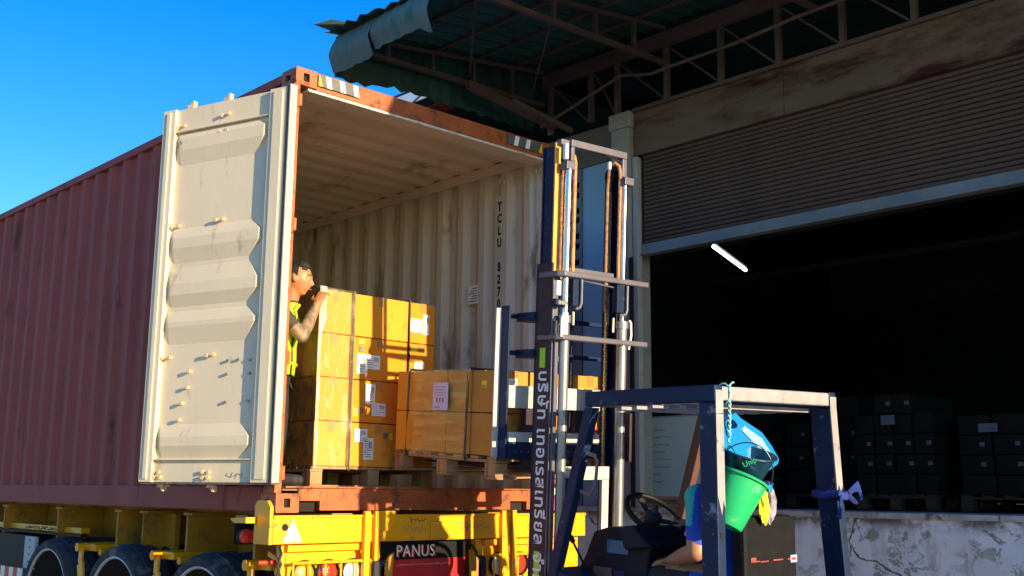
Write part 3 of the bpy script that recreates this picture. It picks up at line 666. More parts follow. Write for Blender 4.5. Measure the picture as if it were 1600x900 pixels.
# ================================================================ WAREHOUSE
FX = 4.5; DZ = 1.26; FY0 = -10.0; FY1 = 9.0
def roof_z(x): return 6.0-.135*(4.5-x)
def make_warehouse():
    w = thing('warehouse', 'dim warehouse with peeling white loading dock, half raised shutter and stained lintel', 'warehouse', (10, 0, -.1))
    # dock wall: a rough slab, its front broken up by shallow dents and spalls
    ny, nz = 420, 34; vs = []; fs = []
    y0, y1, z0, z1 = FY0, FY1, -.1, 1.222
    for j in range(nz+1):
        for i in range(ny+1):
            y = y0+(y1-y0)*i/ny; z = z0+(z1-z0)*j/nz
            d = .018*mnoise.fractal(Vector((y*1.7, z*2.2, 3)), .8, 2.1, 5)
            k = mnoise.fractal(Vector((y*3.1, z*4.3, 9)), .7, 2.2, 4)
            if k > .12: d += min(.014, (k-.12)*.12)
            if z > 1.16: d += .012*abs(mnoise.noise(Vector((y*7, z*9, 1))))
            vs.append((FX+.008+d, y, z))
    for j in range(nz):
        for i in range(ny): fs.append((j*(ny+1)+i, j*(ny+1)+i+1, (j+1)*(ny+1)+i+1, (j+1)*(ny+1)+i))
    g = G(); g.add(vs, fs); g.build('dock_wall', 'dock', w, smooth=True)
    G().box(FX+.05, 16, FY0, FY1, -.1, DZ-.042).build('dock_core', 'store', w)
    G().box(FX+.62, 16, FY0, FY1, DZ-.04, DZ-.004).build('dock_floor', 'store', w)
    # concrete lip, cast in uneven lengths
    y = FY0
    while y < FY1:
        ln = random.uniform(.9, 1.9); ye = min(FY1, y+ln)
        n = int((ye-y)/.06)+2; vs = []; fs = []
        for i in range(n+1):
            yy = y+.004+(ye-y-.008)*i/n
            a = .012*mnoise.noise(Vector((yy*6, 0, 5))); b = .016*abs(mnoise.noise(Vector((yy*5, 2, 7))))
            vs += [(FX-.012+a, yy, DZ-.045-b), (FX-.014+a*.6, yy, DZ-.003), (FX+.61, yy, DZ), (FX+.61, yy, DZ-.04)]
        for i in range(n):
            for k in range(3): fs.append((4*i+k, 4*i+k+1, 4*i+5+k, 4*i+4+k))
        fs += [(0, 1, 2, 3), (4*n, 4*n+1, 4*n+2, 4*n+3)]
        G().add(vs, fs).build('dock_lip', 'dockedge', w); y = ye
    # pillar, lintel, wall left of the pillar
    g = G(); g.box(FX-.07, FX+.25, .935, 1.17, DZ+.002, 5.02); g.box(FX-.075, FX+.25, .925, 1.20, 5.022, 5.19); g.build('pillar', 'pillarm', w, .012)
    G().box(FX-.03, FX+.04, .865, .925, DZ+.002, 4.70).build('shutter_track', 'greyedge', w, .005)
    G().cyl((FX-.09, .90, DZ), (FX-.09, .90, 3.66), .022, 10).build('drain_pipe', 'black', w)
    n = 0
    for a, b in ((-10, -4.4), (-4.396, -.83), (-.826, .93)):
        G().box(FX, FX+.2, a, b, 4.72, 5.17).build('lintel_panel', 'rustbeam', w, .004)
    G().box(FX-.03, FX+.2, FY0, .93, 5.172, 5.21).build('lintel_flashing', 'trussm', w)
    G().box(FX+.01, FX+.2, 1.172, FY1, 4.752, 5.14).build('upper_wall', 'facade', w)
    G().box(FX+.03, FX+.09, 1.172, 1.66, DZ, 4.75).build('blue_wall_panel', 'bluewall', w)
    G().box(FX+.03, FX+.09, 1.90, FY1, DZ, 4.75).build('blue_wall_panel', 'bluewall', w)
    G().box(FX+.03, FX+.2, FY1+.001, 40, -.1, 4.75).build('far_wall', 'facade', w)
    sl = G().mat('louvre'); z = DZ
    marks = [4.58, 4.47, 4.30, 4.20, 4.03, 3.92, 3.75, 3.65, 3.48, 3.38]
    for m in marks:
        pass
    lo = DZ
    for m in sorted(marks):
        sl.box(FX+.02, FX+.08, 1.662, 1.90, lo, m-.032); lo = m+.032
    sl.box(FX+.02, FX+.08, 1.662, 1.90, lo, 4.75); sl.mat('louvre').box(FX+.021, FX+.08, 1.662, 1.70, DZ, 4.749)
    sl.mat('void').box(FX+.10, FX+.11, 1.662, 1.90, DZ, 4.75); sl.build('louvre_strip', None, w)
    # interior shell
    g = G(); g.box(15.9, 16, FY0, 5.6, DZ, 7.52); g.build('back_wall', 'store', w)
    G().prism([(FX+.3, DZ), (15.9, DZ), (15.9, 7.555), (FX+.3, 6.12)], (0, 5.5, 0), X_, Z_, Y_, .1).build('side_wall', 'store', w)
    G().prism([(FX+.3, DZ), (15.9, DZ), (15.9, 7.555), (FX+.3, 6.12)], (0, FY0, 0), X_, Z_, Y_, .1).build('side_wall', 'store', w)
    G().box(FX+.01, FX+.3, FY0, -5.2, DZ, 4.719).build('facade_wall', 'facade', w)
    g = G(); g.add([(FX-.02, FY0, roof_z(4.48)+.06), (16, FY0, 7.55), (16, 5.6, 7.55), (FX-.02, 5.6, roof_z(4.48)+.06)], [(0, 1, 2, 3)])
    g.add([(FX-.02, FY0, roof_z(4.48)+.10), (16, FY0, 7.60), (16, 5.6, 7.60), (FX-.02, 5.6, roof_z(4.48)+.10)], [(0, 1, 2, 3)]); g.build('main_roof', 'greenroof', w)
    for x in (7, 9.5, 12): G().box(x, x+.06, FY0+.1, 5.49, 5.0, 5.10).build('roof_tie', 'store', w)
    # truss standing on the lintel
    G().box(FX-.05, FX+.03, FY0, 2.2, 5.765, 5.905).build('truss_top_chord', 'trussm', w, .004)
    ys = [2.10, 1.50, .93+.2, .486, -.166, -.80, -1.44, -2.09, -2.73, -3.37, -4.0, -4.65]
    for a, b in zip(ys, ys[1:]+[-5.3]):
        G().box(FX-.03, FX+.02, a-.025, a+.025, 5.211, 5.764).build('truss_post', 'trussm', w)
        G().beam((FX+.045, a-.03, 5.74), (FX+.045, b+.06, 5.24), .02, .045, (1, 0, 0)).build('truss_diagonal', 'trussm', w)
    rebase(w)
    # roller shutter: slats, each a curved strip of its own
    sh = thing('roller_shutter', 'wide grey brown roller shutter with thin horizontal slats, rolled halfway up', 'roller shutter', (FX+.06, -2, 3.69))
    n = 22; z0 = 3.805; hh = (4.76-z0)/n; prof = [(0, 0), (-.010, .006), (-.015, hh*.35), (-.012, hh*.7), (-.004, hh-.007), (.004, hh-.004), (.004, 0)]
    first = None
    for i in range(n):
        if first is None:
            g = G(); g.prism(prof, (0, -4.0, 0), X_, Z_, Y_, 7.0+.95-.07); first = g.build('slat', 'shutter', sh); o = first
        else:
            o = first.copy(); COL.objects.link(o); o.parent = sh
        o.location = Vector((FX+.05-.0*i, -3.05+.0, z0+i*hh)) - Vector(sh.location)
        o.location.x += .0015*math.sin(i*2.1)
    bk = G().box(FX+.068, FX+.072, -7.05, .86, 3.80, 4.78).build('slat_backing', 'shutter', sh); bk.location = -Vector(sh.location)
    g = G(); g.box(FX+.025, FX+.075, -7.05, .86, 3.715, 3.803); g.box(FX+.0, FX+.10, -7.05, .86, 3.692, 3.713)
    b = g.build('bottom_bar', 'shutterbar', sh, .004); b.location = -Vector(sh.location)
make_warehouse()

# ================================================================ CANOPY ROOF
def make_canopy():
    c = thing('canopy_roof', 'dark green corrugated canopy on steel trusses with ragged curved edge above the container', 'canopy', (3.2, -3, 5.7))
    def sheet(x0, x1, y0, y1):
        g = G(); vs = []; i0 = round(y0/.095); n = round(y1/.095)-i0
        for i in range(n+1):
            y = (i0+i)*.095; dz = .014*(1 if (i0+i) % 2 else -1)
            vs += [(x0+random.uniform(-.03, .02), y, roof_z(x0)+dz), (x1, y, roof_z(x1)+dz)]
        fs = [(2*i, 2*i+1, 2*i+3, 2*i+2) for i in range(n)]
        g.add(vs, fs); g.add([(x, y, z+.004) for x, y, z in vs], fs); g.build('roof_sheet', 'greenroof', c)
    y = .095*25; k = 0
    while y > -9.6:
        ya = max(-9.6, y-.095*9); x0 = 1.82 if y > -4.2 else 1.44  # added step-out of the unseen near sheets, shades the container header
        if k == 0: x0 = 1.74
        sheet(x0, 4.52, ya, y); y = ya; k += 1
    # curved fascia sheets along the eave (two left) and the end of the roof
    def fascia(yA, yB, seed, tear=0, zlow=5.22, x=1.86):
        g = G(); n = 14; m = 9; vs = []
        for i in range(n+1):
            y = yA+(yB-yA)*i/n
            rag = .045*mnoise.noise(Vector((y*5, seed, 0)))+tear*max(0, (i/n-.75))*.8
            for j in range(m+1):
                q = j/m; z = roof_z(x)-.0-(roof_z(x)-zlow+rag)*q
                bulge = -.10*math.sin(min(1, q*1.25)*math.pi*.62)+.16*max(0, q-.55)**1.2
                vs.append((x+bulge+.010*math.sin(i*2.2)+.012*mnoise.noise(Vector((y*4, z*4, seed))), y, z))
        fs = [(i*(m+1)+j, i*(m+1)+j+1, (i+1)*(m+1)+j+1, (i+1)*(m+1)+j) for i in range(n) for j in range(m)]
        g.add(vs, fs); g.add([(a+.004, b, z_) for a, b, z_ in vs], fs); g.build('fascia_sheet', 'fascia', c, smooth=True)
    fascia(2.34, 1.70, 2, 0, 5.24); fascia(1.69, .86, 5, .35, 5.30)
    g = G(); n = 30; vs = []      # end fascia, seen from inside
    for i in range(n+1):
        x = 1.86+(4.5-1.86)*i/n; zz = 5.22+.10*min(1, i/10)+.02*math.sin(i*2.6)-.03*mnoise.noise(Vector((x*3, 0, 4)))
        for q in (0, .5, 1): vs.append((x, 2.37-.03*math.sin(q*math.pi)+.006*math.sin(i*3.1), roof_z(x)-(roof_z(x)-zz)*q))
    fs = [(i*3+j, i*3+j+1, (i+1)*3+j+1, (i+1)*3+j) for i in range(n) for j in range(2)]
    g.add(vs, fs); g.add([(a, b+.004, z_) for a, b, z_ in vs], fs); g.build('end_fascia', 'greenroof', c)
    G().add([(1.62, 2.40, 5.70), (1.86, 2.37, 5.68), (1.86, 2.05, 5.67), (1.70, 2.22, 5.72)], [(0, 1, 2, 3)]).build('bent_corner', 'fascia', c)
    # rafters trusses
    for y, low in ((2.20, 5.50), (.486, 5.50), (-1.2, 5.52), (-2.9, 5.52), (-4.6, 5.52), (-6.3, 5.52), (-8, 5.52)):
        G().beam((1.95, y, low-.01), (4.47, y, low+.075), .045, .045).build('rafter_lower_chord', 'trussm', c)
        G().beam((1.90, y, roof_z(1.9)-.05), (4.47, y, roof_z(4.47)-.05), .035, .035).build('rafter_upper_chord', 'trussm', c)
        for x in (2.35, 2.9, 3.45, 4.0):
            G().box(x-.018, x+.018, y-.018, y+.018, low+.03, roof_z(x)-.07).build('rafter_post', 'trussm', c)
    G().beam((3.25, 2.05, 5.45), (4.5, 2.05, 5.30), .05, .09).build('bracket_beam', 'trussm', c)
    G().beam((3.6, 1.75, 5.28), (4.45, 1.75, 5.17), .05, .05).build('bracket_beam', 'trussm', c)
    for x in (2.35, 2.95, 3.5, 4.05):
        G().beam((x, -9.5, roof_z(x)-.022), (x, 2.3, roof_z(x)-.022), .025, .03).build('purlin', 'trussm', c)
    G().beam((2.0, .5, 5.60), (3.4, 2.2, 5.62), .02, .02).build('wind_brace', 'trussm', c)
    G().beam((2.9, .5, 5.58), (4.3, 2.2, 5.66), .02, .02).build('wind_brace', 'trussm', c)
    G().tube([(4.2, 1.95, 5.20), (4.2, .83, 5.467), (4.2, .45, 5.375), (4.2, .30, 5.385), (4.2, -.55, 5.395), (4.2, -1.15, 5.44), (4.2, -3, 5.5)], .018, 8).build('loose_pipe', 'trussm', c)
    rebase(c)
    r = thing('rear_roof', 'further dark roof beyond the canopy with two pale translucent skylight sheets', 'roof', (6, 6, 6))
    z = 6.0
    for x0, x1, y0, y1 in ((3.85, 3.87, 2.6, 4.7), (4.125, 4.695, 2.6, 4.7), (4.985, 9, 2.6, 4.7), (3.871, 4.124, 4.4, 4.7), (4.696, 4.984, 2.6, 3.63), (4.696, 4.984, 4.08, 4.7)):
        G().box(x0, x1, y0, y1, z, z+.02).build('roof_sheet', 'greenroof', r)
    G().box(3.872, 4.123, 2.6, 4.39, z, z+.006).build('skylight_sheet', 'skylight', r)
    G().box(4.70, 4.98, 3.635, 4.075, z, z+.006).build('skylight_sheet', 'skylight', r)
    G().beam((3.9, 3.5, z-.02), (4.1, 4.1, z-.02), .02, .02).build('skylight_bar', 'greyedge', r)
    G().box(4.3, 4.55, 2.7, 4.7, z-.03, z-.01).build('maroon_purlin', 'cont_out', r)
    
    rebase(r)
make_canopy()

# ================================================================ THINGS INSIDE THE WAREHOUSE
def pallet(name, label, grp, x0, y0, z0, lx, ly, T=None, mat='wood', along='x', root_mat=None):
    """wooden pallet: deck boards, stringer boards, nine blocks, bottom boards. boards run along x"""
    p = thing(name, label, 'pallet', (0, 0, 0), 0, grp)
    h = .14
    def bx(nm, *a): return G().box(*a).build(nm, mat, p, .003)
    k = 7
    for i in range(k):
        yy = -ly/2+(ly-.09)*i/(k-1); bx('deck_board', -lx/2, lx/2, yy, yy+.09, h-.018, h)
    for xx in (-lx/2, -.05, lx/2-.10): bx('stringer_board', xx, xx+.10, -ly/2+.003, ly/2-.003, h-.037, h-.019)
    for xx in (-lx/2, -.05, lx/2-.10):
        for yy in (-ly/2+.002, -.055, ly/2-.112): bx('block', xx+.003, xx+.097, yy, yy+.11, .018, h-.038)
    for yy in (-ly/2, -.05, ly/2-.10): bx('bottom_board', -lx/2, lx/2, yy, yy+.10, 0, .017)
    return p
def label_sheet(parent, T, x, z, w, h, kind='paper', mark=True, y=-.0):
    """flat printed label on a box's -y face in local coordinates T"""
    g = G(T).mat(kind).box(x, x+w, y-.0055, y-.0043, z, z+h)
    if mark:
        g.mat('glabel')
        n = max(2, int(h/.018)); 
        for i in range(n):
            zz = z+h*(.12+.8*i/n); ww = w*random.uniform(.35, .8)
            g.box(x+w*.08, x+w*.08+ww, y-.0064, y-.0056, zz, zz+h*.035)
        if h > .05:
            for i in range(7): g.box(x+w*.55+i*w*.05, x+w*.55+i*w*.05+w*.022, y-.0064, y-.0056, z+h*.55, z+h*.85)
    return g.build('label', None, parent)
def carton(name, label, cat, grp, sx, sy, sz, mat='card', labels=(), tape=True):
    """closed corrugated carton with flap seam and tape. origin: middle of its base"""
    b = thing(name, label, cat, (0, 0, 0), 0, grp)
    g = G(); n = 4; vs = []; ph = random.uniform(0, 6)
    for j in range(n+1):
        for i in range(4*n):
            k, q = divmod(i, n); q = q/n*2-1
            x, y = ((q, -1), (1, q), (-q, 1), (-1, -q))[k]
            zz = j/n; bulge = .0035*(1-q*q)*math.sin(math.pi*zz)*(.6+.4*math.sin(ph+k))
            jx = .0012*math.sin(ph*3+k*2+j); vs.append((x*(sx/2-.003)+(bulge if abs(x) == 1 and k in (1, 3) else 0)*(1 if x > 0 else -1)+jx*(abs(q) == 1), y*(sy/2-.003)+(bulge if k in (0, 2) else 0)*(1 if y > 0 else -1), .0015+zz*(sz-.0045)))
    fs = [(j*4*n+i, j*4*n+(i+1) % (4*n), (j+1)*4*n+(i+1) % (4*n), (j+1)*4*n+i) for j in range(n) for i in range(4*n)]
    fs += [tuple(range(4*n)), tuple(n*4*n+i for i in range(4*n))]; g.add(vs, fs)
    if mat == 'card': mat = random.choice(('card', 'card', 'cardb', 'cardc'))
    g.build('carton_body', mat, b, .004)
    g = G(); g.box(-sx/2+.004, sx/2-.004, -.003, .003, sz-.0035, sz-.001)
    if tape: g.box(-.025, .025, -sy/2+.006, sy/2-.006, sz-.0032, sz-.0005); g.box(-.025, .025, -sy/2-.0006, -sy/2+.004, sz-.07, sz-.0031)
    g.build('tape', 'tape' if mat != 'carddark' else 'carddark', b)
    for x, z, w, h, k in labels:
        label_sheet(b, None, -sx/2+x, z, w, h, k, True, -sy/2+.002)
    return b
def make_store():
    rows = ['bottom', 'second', 'third', 'top']
    def stack(tag_, X, ya, yb, zt, n, nr, skip=()):
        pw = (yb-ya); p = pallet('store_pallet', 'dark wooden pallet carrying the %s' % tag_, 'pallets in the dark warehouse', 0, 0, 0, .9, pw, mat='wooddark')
        p.location = (X+.45, (ya+yb)/2, DZ)
        z0 = DZ+.14; bw = pw/n; bh = (zt-z0)/nr
        for r in range(nr):
            for i in range(n):
                if r == nr-1 and (i*7+n+nr) % 3 == 0: continue
                row = 'bottom' if r == 0 else 'top' if r == nr-1 else ['second', 'third', 'fourth'][r-1]
                pos = ['rightmost', 'second from right', 'third from right', 'fourth from right'][i] if i < n-1 else 'leftmost'
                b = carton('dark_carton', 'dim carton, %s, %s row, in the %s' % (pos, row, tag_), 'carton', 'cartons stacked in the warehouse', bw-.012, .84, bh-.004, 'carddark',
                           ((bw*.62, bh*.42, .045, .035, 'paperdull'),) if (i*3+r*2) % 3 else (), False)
                b.rotation_euler = (0, 0, -math.pi/2+random.uniform(-.03, .03))
                b.location = (X+.45+random.uniform(-.01, .01), ya+bw*(i+.5), z0+r*bh+.001)
    stack('stack behind the guard post', 6.9, -.05, .85, 2.42, 3, 4)
    stack('stack just right of the guard', 6.0, -1.30, -.50, 2.33, 4, 5)
    stack('stack at the right edge', 6.0, -2.75, -1.52, 2.10, 4, 4)
    stack('stack left of the guard post', 6.9, 1.0, 1.6, 2.3, 2, 4)
    for y, z, w, h, lb in ((-.80, 2.13, .14, .09, 'dull blue sheet on the dark carton stack right of the guard'), (-1.72, 2.02, .17, .075, 'wide dull sheet on the dark cartons nearest the right edge')):
        o = G().box(5.998-.004, 5.998-.001, y-w, y, z-h, z).build('paper_sheet', 'paperdull'); tag(o, lb, 'sheet')
    # whiteboard leaning by the entrance
    wb = thing('whiteboard', 'large pale whiteboard with handwritten list leaning behind the pillar', 'whiteboard', (5.2, 1.0, 1.33))
    T = Matrix.Translation((5.2, 1.0, 1.33)) @ Matrix.Rotation(rad(6), 4, 'Y')
    G(T).box(0, .02, -.50, .39, .012, .83).build('board', 'whiteboard', wb)
    for a in ((-.006, .026, -.512, .40, 0, .011), (-.006, .026, -.512, .40, .831, .845), (-.006, .026, -.512, -.501, .012, .83), (-.006, .026, .391, .402, .012, .83)):
        G(T).box(*a).build('board_frame', 'greyedge', wb)
    random.seed(3)
    for i in range(8):
        z = .70-i*.075; pts = []; y = .34; L_ = random.uniform(.10, .26)
        while y > .34-L_:
            pts.append((-.002, y, z+random.uniform(-.012, .012))); y -= random.uniform(.006, .014)
        G(T).tube(pts, .0022, 4).build('handwriting', 'letgrey', wb)
    for i in range(16):
        z = .80-i*.028; pts = []; y = -.40
        while y > -.49: pts.append((-.002, y, z+random.uniform(-.008, .008))); y -= .01
        G(T).tube(pts, .003, 4).build('handwriting', 'letgrey', wb)
    rebase(wb)
    b = carton('brown_carton', 'reddish brown carton in shade just above the whiteboard', 'carton', None, .45, .4, .18, 'card2', (), True); b.location = (5.95, 1.15, 2.12); b.rotation_euler = (0, 0, -1.57)
    b = carton('brown_carton', 'tall carton standing in shade behind the whiteboard', 'carton', None, .5, .45, .84, 'carddark', (), True); b.location = (5.95, 1.15, DZ+.01); b.rotation_euler = (0, 0, -1.57)
    for i, (y0, y1, z, dx, lb) in enumerate(((.15, 1.00, 1.262, 0, 'lowest timber plank on the dock edge below the whiteboard'), (.05, .95, 1.295, .03, 'middle timber plank on the dock edge below the whiteboard'), (.2, .9, 1.328, .01, 'top timber plank on the dock edge below the whiteboard'), (1.25, 1.62, 1.262, .0, 'short timber plank on the dock edge left of the pillar'))):
        o = G().box(4.56+dx, 4.72+dx, y0, y1, z, z+.031).build('timber_plank', 'plank', None, .003); tag(o, lb, 'plank', 'planks on the dock')
    for y, lb in ((1.38, 'small plank offcut lying crosswise left of the pillar'), (1.75, 'farther plank offcut lying crosswise left of the pillar')):
        o = G().box(4.50, 4.9, y, y+.09, 1.295, 1.32).build('timber_offcut', 'plank', None, .003); tag(o, lb, 'plank', 'planks on the dock')
    a, b_ = Vector((6.89, 1.726, 4.30)), Vector((8.343, 2.285, 4.30))
    t = thing('tube_light', 'lit fluorescent tube hanging in the dark warehouse below the shutter', 'tube light', (a+b_)/2)
    G().cyl(a, b_, .022, 10).build('tube', 'tube', t); G().beam(a+Z_*.05, b_+Z_*.05, .05, .03).build('fixture', 'store', t)
    for q in (.1, .9): p = a.lerp(b_, q); G().cyl(p+Z_*.06, p+Z_*1.6, .004, 5).build('hanging_wire', 'store', t)
    rebase(t)
make_store()

# ================================================================ TALL STACK IN THE CONTAINER
def make_tall_stack():
    random.seed(11)
    p = pallet('wooden_pallet', 'wooden pallet on the container floor under the tall carton stack', None, 0, 0, 0, 1.04, 1.1); p.location = (.96, .86, CZ+.157)
    xs = [.452, .722, 1.232, 1.475]; z0 = 1.549; hs = [.305, .296, .302, .303]; ys = (.30, .85, 1.40)
    cn = ['left', 'middle', 'right']; rn = ['bottom', 'second', 'third', 'top']
    lab = {(1, 0): ((.05, .17, .11, .09, 'paper'), (.13, .05, .085, .15, 'paper'), (.30, .20, .035, .04, 'glabel'), (.35, .19, .03, .05, 'ylabel')),
           (1, 1): ((.13, .13, .085, .14, 'paper'), (.19, .05, .12, .09, 'paper'), (.03, .04, .04, .055, 'ylabel'), (.08, .06, .035, .04, 'glabel')),
           (1, 2): ((.05, .04, .09, .14, 'paper'), (.13, .08, .12, .10, 'paper'), (.06, .25, .05, .035, 'ylabel'), (.07, .195, .035, .04, 'glabel')),
           (2, 3): ((.0, .08, .11, .10, 'paper'), (.12, .07, .055, .15, 'paper')), (2, 2): ((.05, .01, .09, .16, 'paper'), (.12, .02, .10, .055, 'paper'), (.02, .24, .05, .03, 'ylabel')),
           (2, 1): ((.02, .10, .035, .12, 'paper'),), (2, 0): ((.02, .14, .05, .10, 'paper'), (.0, .24, .03, .04, 'ylabel'))}
    for d in (0, 1):
        z = z0
        for r in range(4):
            for c in range(3):
                sx = xs[c+1]-xs[c]-.004
                b = carton('cardboard_carton', ('golden carton, %s column, %s row of the tall stack' if d == 0 else 'carton hidden behind the %s column, %s row of the tall stack') % (cn[c], rn[r]), 'carton',
                           'cartons of the tall stack', sx, ys[d+1]-ys[d]-.004, hs[r]-.002, 'card' if (c+r) % 2 else 'card', lab.get((c, r), ()) if d == 0 else (), d == 0)
                b.location = ((xs[c]+xs[c+1])/2+random.uniform(-.002, .003), (ys[d]+ys[d+1])/2+random.uniform(-.003, .003), z)
                b.rotation_euler = (0, 0, rad(random.uniform(-.25, .25)))
            z += hs[r]
    zt = z0+sum(hs)
    for x, lb in ((.735, 'black strap down the front of the tall stack, left one'), (1.225, 'thin dark strap down the tall stack, right one')):
        s = tag(G().tube([(x, 1.395, z0-.03), (x, 1.41, zt), (x, .29, zt+.004), (x+.0, .288, zt-.3), (x-.003, .288, z0-.03)], .007, 6).build('packing_strap', 'strap'), lb, 'strap', 'straps round the tall stack')
    # stretch film: a loose skin over the four sides
    g = G(); n = 26; m = 18; ring = []
    x0, x1, y0, y1 = xs[0]-.008, .742, .283, 1.41
    path = []
    for i in range(12): path.append((x0+(x1-x0)*(1-i/11), y0))
    vs = []; 
    for j in range(m+1):
        z = z0-.02+(zt-z0+.024)*j/m
        for i, (x, y) in enumerate(path):
            d = .008*mnoise.noise(Vector((x*9, y*9, z*3)))
            vs.append((x-(.004+d if x <= x0+.001 else 0), y-(.004+d if y <= y0+.001 else 0), z))
    k = len(path)
    fs = [(j*k+i, j*k+i+1, (j+1)*k+i+1, (j+1)*k+i) for j in range(m) for i in range(k-1)]
    g.add(vs, fs); tag(g.build('stretch_film', 'film', None, smooth=True), 'clear glossy stretch film over the front left column of the tall carton stack', 'stretch film')
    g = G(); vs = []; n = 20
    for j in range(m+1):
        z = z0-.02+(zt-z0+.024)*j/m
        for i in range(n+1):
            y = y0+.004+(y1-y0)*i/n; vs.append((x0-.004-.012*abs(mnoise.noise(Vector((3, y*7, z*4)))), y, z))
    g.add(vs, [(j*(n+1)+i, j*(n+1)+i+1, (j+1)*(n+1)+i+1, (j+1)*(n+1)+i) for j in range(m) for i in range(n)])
    tag(g.build('stretch_film', 'filmshade', None, smooth=True), 'stretch film coloured dark olive as shade on the left side of the tall stack', 'stretch film')
    g = G(); vs = []; m = 60
    for j in range(m+1):
        z = z0-.02+(zt-z0+.028)*j/m; w = .020+.016*mnoise.noise(Vector((z*5, 1, 2)))+(.03 if z > zt-.30 else 0)*min(1, (z-zt+.30)/.1)
        for i, (q, d) in enumerate(((0, -.002), (.33, -.010), (.66, -.004), (1, -.009))):
            vs.append((x0-.006+w*q, y0-.006+d+.004*mnoise.noise(Vector((q*5, z*12, 3))), z))
    g.add(vs, [(4*j+i, 4*j+i+1, 4*j+5+i, 4*j+4+i) for j in range(m) for i in range(3)])
    tag(g.build('film_highlight', 'filmhighlight', None, smooth=True), 'film strip coloured white as a highlight up the left front corner of the tall stack', 'stretch film')
make_tall_stack()
# ================================================================ FORKLIFT
_y, _p, _r = -.07, .0227, -.0233
FR = Matrix.Rotation(_y, 4, 'Z') @ Matrix.Rotation(_p, 4, 'X') @ Matrix.Rotation(_r, 4, 'Y')
FR.translation = Vector((1.4158, -2.6779, -.1))
TM, YM = .0423, 1.4301
MM = Matrix.Translation((0, YM, .3)) @ Matrix.Rotation(TM, 4, 'X') @ Matrix.Translation((0, 0, -.3))     # tilted mast frame inside the truck's frame
def make_forklift():
    f = thing('forklift', 'dark navy forklift truck with tall mast raised into the container opening', 'forklift')
    f.matrix_world = FR
    def B(nm, mat, *a, T=MM, bev=.004, par=None): return G(T).box(*a).build(nm, mat, par or f, bev)
    # ---- outer mast channels (left carries the lettering)
    for s, x in ((-1, -.405), (1, .212)):
        g = G(MM).mat('mastdark' if s < 0 else 'navy').box(x, x+.013, .03, .165, .12, 2.86)
        g.mat('mastgrey').box(x, x+.055, .016, .029, .12, 2.80) if s < 0 else g.box(x-.042, x+.013, .016, .029, .12, 2.80)
        g.mat('navy').box(x, x+.055, .166, .180, .12, 2.86) if s < 0 else g.box(x-.042, x+.013, .166, .180, .12, 2.86)
        ch = g.build('outer_mast_channel', None, f, .003)
        if s < 0:
            G(MM).box(x-.0015, x-.0002, .075, .125, 2.215, 2.335).build('lime_tape', 'lime', ch)
            G(MM).box(x-.0015, x-.0002, .075, .125, .80, 1.115).build('lime_tape', 'lime', ch)
            ax = MM.to_3x3() @ Vector((0, 0, -1)); ay = MM.to_3x3() @ Vector((0, -1, 0))
            text('mast_lettering', 'บริษัท เทอเรสเทรียล จำกัด', .125, 'lettering', MM @ Vector((x-.0015, .128, 2.20)), ax, ay, ch, .001, sx=.96, space=1.08, bold=.002)
    # ---- inner mast
    for s, x in ((-1, -.388), (1, .195)):
        g = G(MM).mat('navy').box(x, x+.012, .055, .150, .25, 3.60)
        g.mat('sunlitline' if s < 0 else 'navy')
        if s < 0: g.box(x-.008, x+.034, .040, .054, .25, 3.615); g.mat('navy').box(x-.008, x+.034, .151, .163, .25, 3.60); g.box(x+.045, x+.055, .07, .16, .3, 3.5)
        else: g.box(x-.035, x+.012, .040, .054, .25, 3.55); g.box(x-.035, x+.012, .151, .163, .25, 3.55); g.box(x-.05, x-.042, .10, .16, .3, 3.5)
        g.build('inner_mast_channel', None, f, .002)
    g = G(MM).mat('mastgrey').box(-.318, .168, -.02, .03, 3.595, 3.640); g.box(.130, .168, -.019, .02, 3.475, 3.594); g.box(-.318, -.290, -.019, .02, 3.50, 3.594)
    g.box(-.385, -.319, .0, .05, 3.60, 3.635)
    g.build('mast_top_bar', None, f, .004)
    B('rod_bracket', 'mastgrey', -.375, -.305, -.045, .02, 3.44, 3.492); B('rod_bracket', 'mastgrey', .125, .205, -.05, .0, 3.42, 3.47)
    B('rod_clamp', 'lettering', -.385, -.36, -.04, -.01, 3.50, 3.60); B('small_lug', 'lettering', .055, .075, .03, .05, 3.52, 3.57)
    for x in (-.30, .16):
        g = G(MM).mat('plastic').lathe([(.012, -.02), (.05, -.02), (.046, -.008), (.046, .008), (.05, .02), (.012, .02)], (x, .11, 3.50), (1, 0, 0), 24)
        g.mat('steel').lathe([(.001, -.026), (.016, -.026), (.016, .026), (.001, .026)], (x, .11, 3.50), (1, 0, 0), 12)
        g.build('chain_pulley', None, f, smooth=True)
    # ---- cylinders
    for x, r1, r2, zt in ((-.338, .030, .0215, 3.44), (.150, .033, .017, 3.42)):
        c = G(MM).cyl((x, -.02, .35), (x, -.02, 2.52), r1, 20).build('lift_cylinder', 'steel', f, smooth=True)
        G(MM).cyl((x, -.02, 2.53), (x, -.02, zt), r2, 16).build('chrome_rod', 'chrome', c, smooth=True)
        G(MM).cyl((x, -.02, 2.49), (x, -.02, 2.535), r1+.008, 20).build('cylinder_head', 'steel', c, smooth=True)
    for x in (-.385,): 
        G(MM).box(x-.012, x+.012, -.005, .008, .3, 2.50).build('guide_strip', 'mastgrey', f)
    # valve block and fittings near the left cylinder head
    B('valve_block', 'navy', -.43, -.37, -.04, .02, 2.585, 2.63)
    for x in (-.42, -.395, -.372): G(MM).cyl((x, -.065, 2.605), (x, -.04, 2.605), .014, 8).build('valve_fitting', 'steel', f, smooth=True)
    B('valve_bracket', 'lettering', -.43, -.395, -.045, -.03, 2.65, 2.74)
